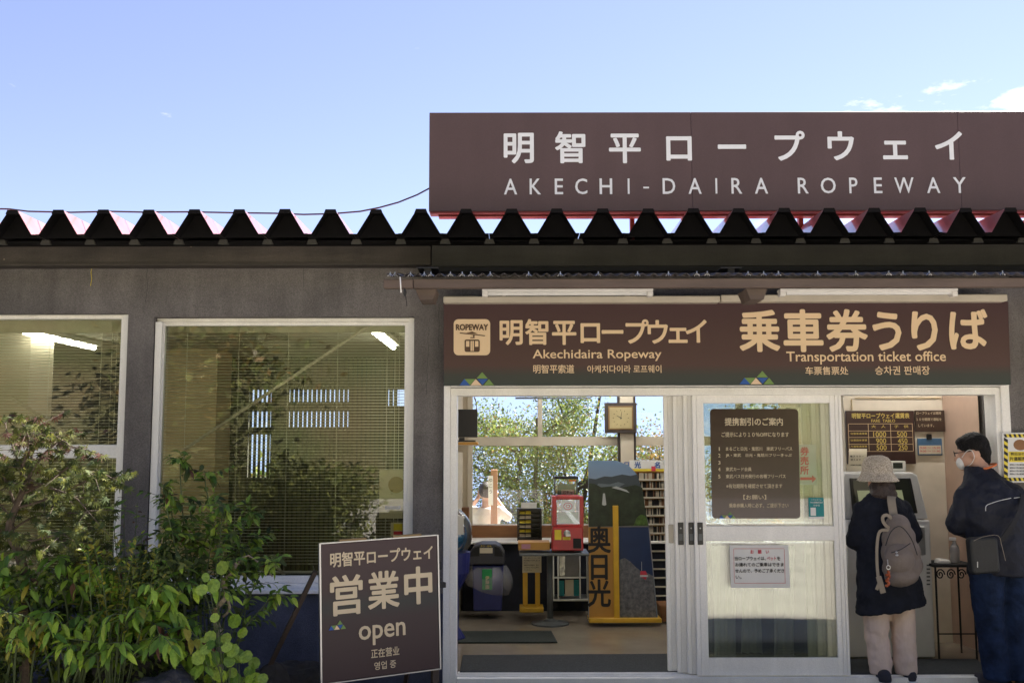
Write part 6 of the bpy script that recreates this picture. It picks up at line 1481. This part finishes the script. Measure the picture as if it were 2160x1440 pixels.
for fx in (2098, 2152):
    c = Mp(fx, 1440); c.z = GZ; c.y = YM0; b = MB(); limb(b, [c + Vector((0, -.03, .045)), c + Vector((-.02, .07, .042)), c + Vector((-.03, .17, .035))], [.046, .045, .036]); b.ball(tuple(c + Vector((0, -.02, .07))), .045, .055, .04); remesh(b, 'shoe', M['shoe'], t, .007, 3)
sx_ = fd.cross(Vector((0, 0, 1))).normalized(); up_ = sx_.cross(fd)
b = MB(); rot = Matrix((sx_, fd, up_)).transposed()
b.ball(tuple(hc + up_ * .045 - fd * .022), .090, .100, .092, 22, 14, rot=rot); b.ball(tuple(hc + up_ * .008 - fd * .060), .078, .062, .085, 18, 12, rot=rot); b.ball(tuple(hc + up_ * .085 + fd * .03), .066, .055, .036, 14, 8, rot=rot); b.ball(tuple(hc - up_ * .055 - fd * .062), .055, .040, .05, 14, 8, rot=rot)
remesh(b, 'hair', M['hair'], t, .007, 3, .010, .02)
b = MB(); b.ball(tuple(hc + fd * .074 - up_ * .052), .050, .040, .048, 18, 12, rot=rot); remesh(b, 'face_mask', M['paper'], t, .006, 2)
part('mask_loop', M['paper'], t, lambda b: (b.tube(bez([hc - sx_ * .048 + fd * .068 - up_ * .015, hc - sx_ * .082 + fd * .03 + up_ * .02, hc - sx_ * .090 + fd * .0 + up_ * .018, hc - sx_ * .088 - fd * .004 - up_ * .03, hc - sx_ * .070 + fd * .03 - up_ * .07, hc - sx_ * .045 + fd * .07 - up_ * .08], 16), .0022, 5),))
part('glasses', M['black'], t, lambda b: [b.tube([hc + sx_ * s_ * .034 + fd * .106 + up_ * .018 + sx_ * (.024 * math.cos(a * .524)) + up_ * (.018 * math.sin(a * .524)) for a in range(13)], .0022, 5) for s_ in (-1, 1)] + [b.tube([hc + sx_ * s_ * .058 + fd * .104 + up_ * .022, hc + sx_ * s_ * .086 + fd * .0 + up_ * .014], .0022, 5) for s_ in (-1, 1)])
sb = thing('shoulder_bag', 'flat black shoulder bag on the back of the navy jacket', 'bag', tuple(Mp(2090, 1210, -.2)))
b = MB(); b.pprism(rrect(2052, 1131, 2112, 1208, 9), YM0 - .225, YM0 - .15)
for i, v in enumerate(b.v):
    b.v[i] = (v[0] + (1.0 - v[2]) * .10 - .02, v[1], v[2] + (v[0] - 3.05) * .06)
b.build('pouch', mat('black_nylon', (.016, .017, .017), .6, bump=.3, bscale=60), sb, bevel=.018, seg=3)
part('piping', M['strap'], sb, lambda b: b.tube(bez([Mp(2054, 1140, -.242), Mp(2075, 1131, -.246), Mp(2105, 1129, -.246), Mp(2113, 1150, -.244), Mp(2121, 1182, -.24)], 14), .0018, 5))
part('strap', M['blackmat'], sb, lambda b: ribbon(b, bez([Mp(2112, 1140, -.20), Mp(2140, 1100, -.20), Mp(2155, 1060, -.12), Mp(2156, 1035, 0)], 12), .03, .006))
part('zip_pull', M['steel'], sb, lambda b: b.tube([Mp(2062, 1184, -.243), Mp(2062, 1196, -.243)], .003, 5))

# --- figure outside the rear window
YF0 = 4.95
def Fp(px, py, dy=0.0): return at(px, py, YF0 + dy)
t = thing('person', 'person in a white top with raised arms outside the rear window', 'person', (Fp(1023, 1100).x, YF0, GZ - .05))
hc = Fp(1026, 1040, 0); bo = MB(); head(bo, hc, 1.0, Vector((.2, 1, 0)))
limb(bo, [hc - Vector((0, 0, .08)), hc - Vector((0, 0, .16))], [.05, .06]); limb(bo, [hc - Vector((0, 0, .25)), hc - Vector((0, 0, .7))], [.11, .11])
for s_ in (-1, 1):
    e_ = hc + Vector((s_ * .26, .05, -.28)); w_ = hc + Vector((s_ * .10, .22, -.06)); limb(bo, [hc + Vector((s_ * .15, 0, -.2)), e_, w_], [.045, .036, .026]); hand(bo, w_, Vector((-s_ * .3, .3, 1)), Vector((0, -1, 0)), .9)
    limb(bo, [hc + Vector((s_ * .09, 0, -.75)), hc + Vector((s_ * .10, .02, -1.15)), Vector((hc.x + s_ * .10, YF0, GZ + .0))], [.08, .055, .04])
remesh(bo, 'body', M['skin'], t, .013)
b = MB(); b.loft([(hc.x, YF0, hc.z - .80, .17, .13), (hc.x, YF0, hc.z - .5, .15, .12), (hc.x, YF0, hc.z - .25, .17, .12), (hc.x, YF0, hc.z - .16, .09, .08)], 20)
for s_ in (-1, 1): limb(b, [hc + Vector((s_ * .15, 0, -.2)), hc + Vector((s_ * .24, .04, -.27))], [.062, .058])
remesh(b, 'white_top', mat('white_shirt', (.75, .72, .68), .8), t, .013, 3, .01, .1)
b = MB(); b.loft([(hc.x + .0, YF0, GZ + .15, .17, .12), (hc.x, YF0, hc.z - .78, .165, .125)], 20); remesh(b, 'trousers', M['blackmat'], t, .014)
b = MB(); b.ball(tuple(hc + Vector((0, -.02, .035))), .092, .10, .10); remesh(b, 'hair', M['hair2'], t, .012)
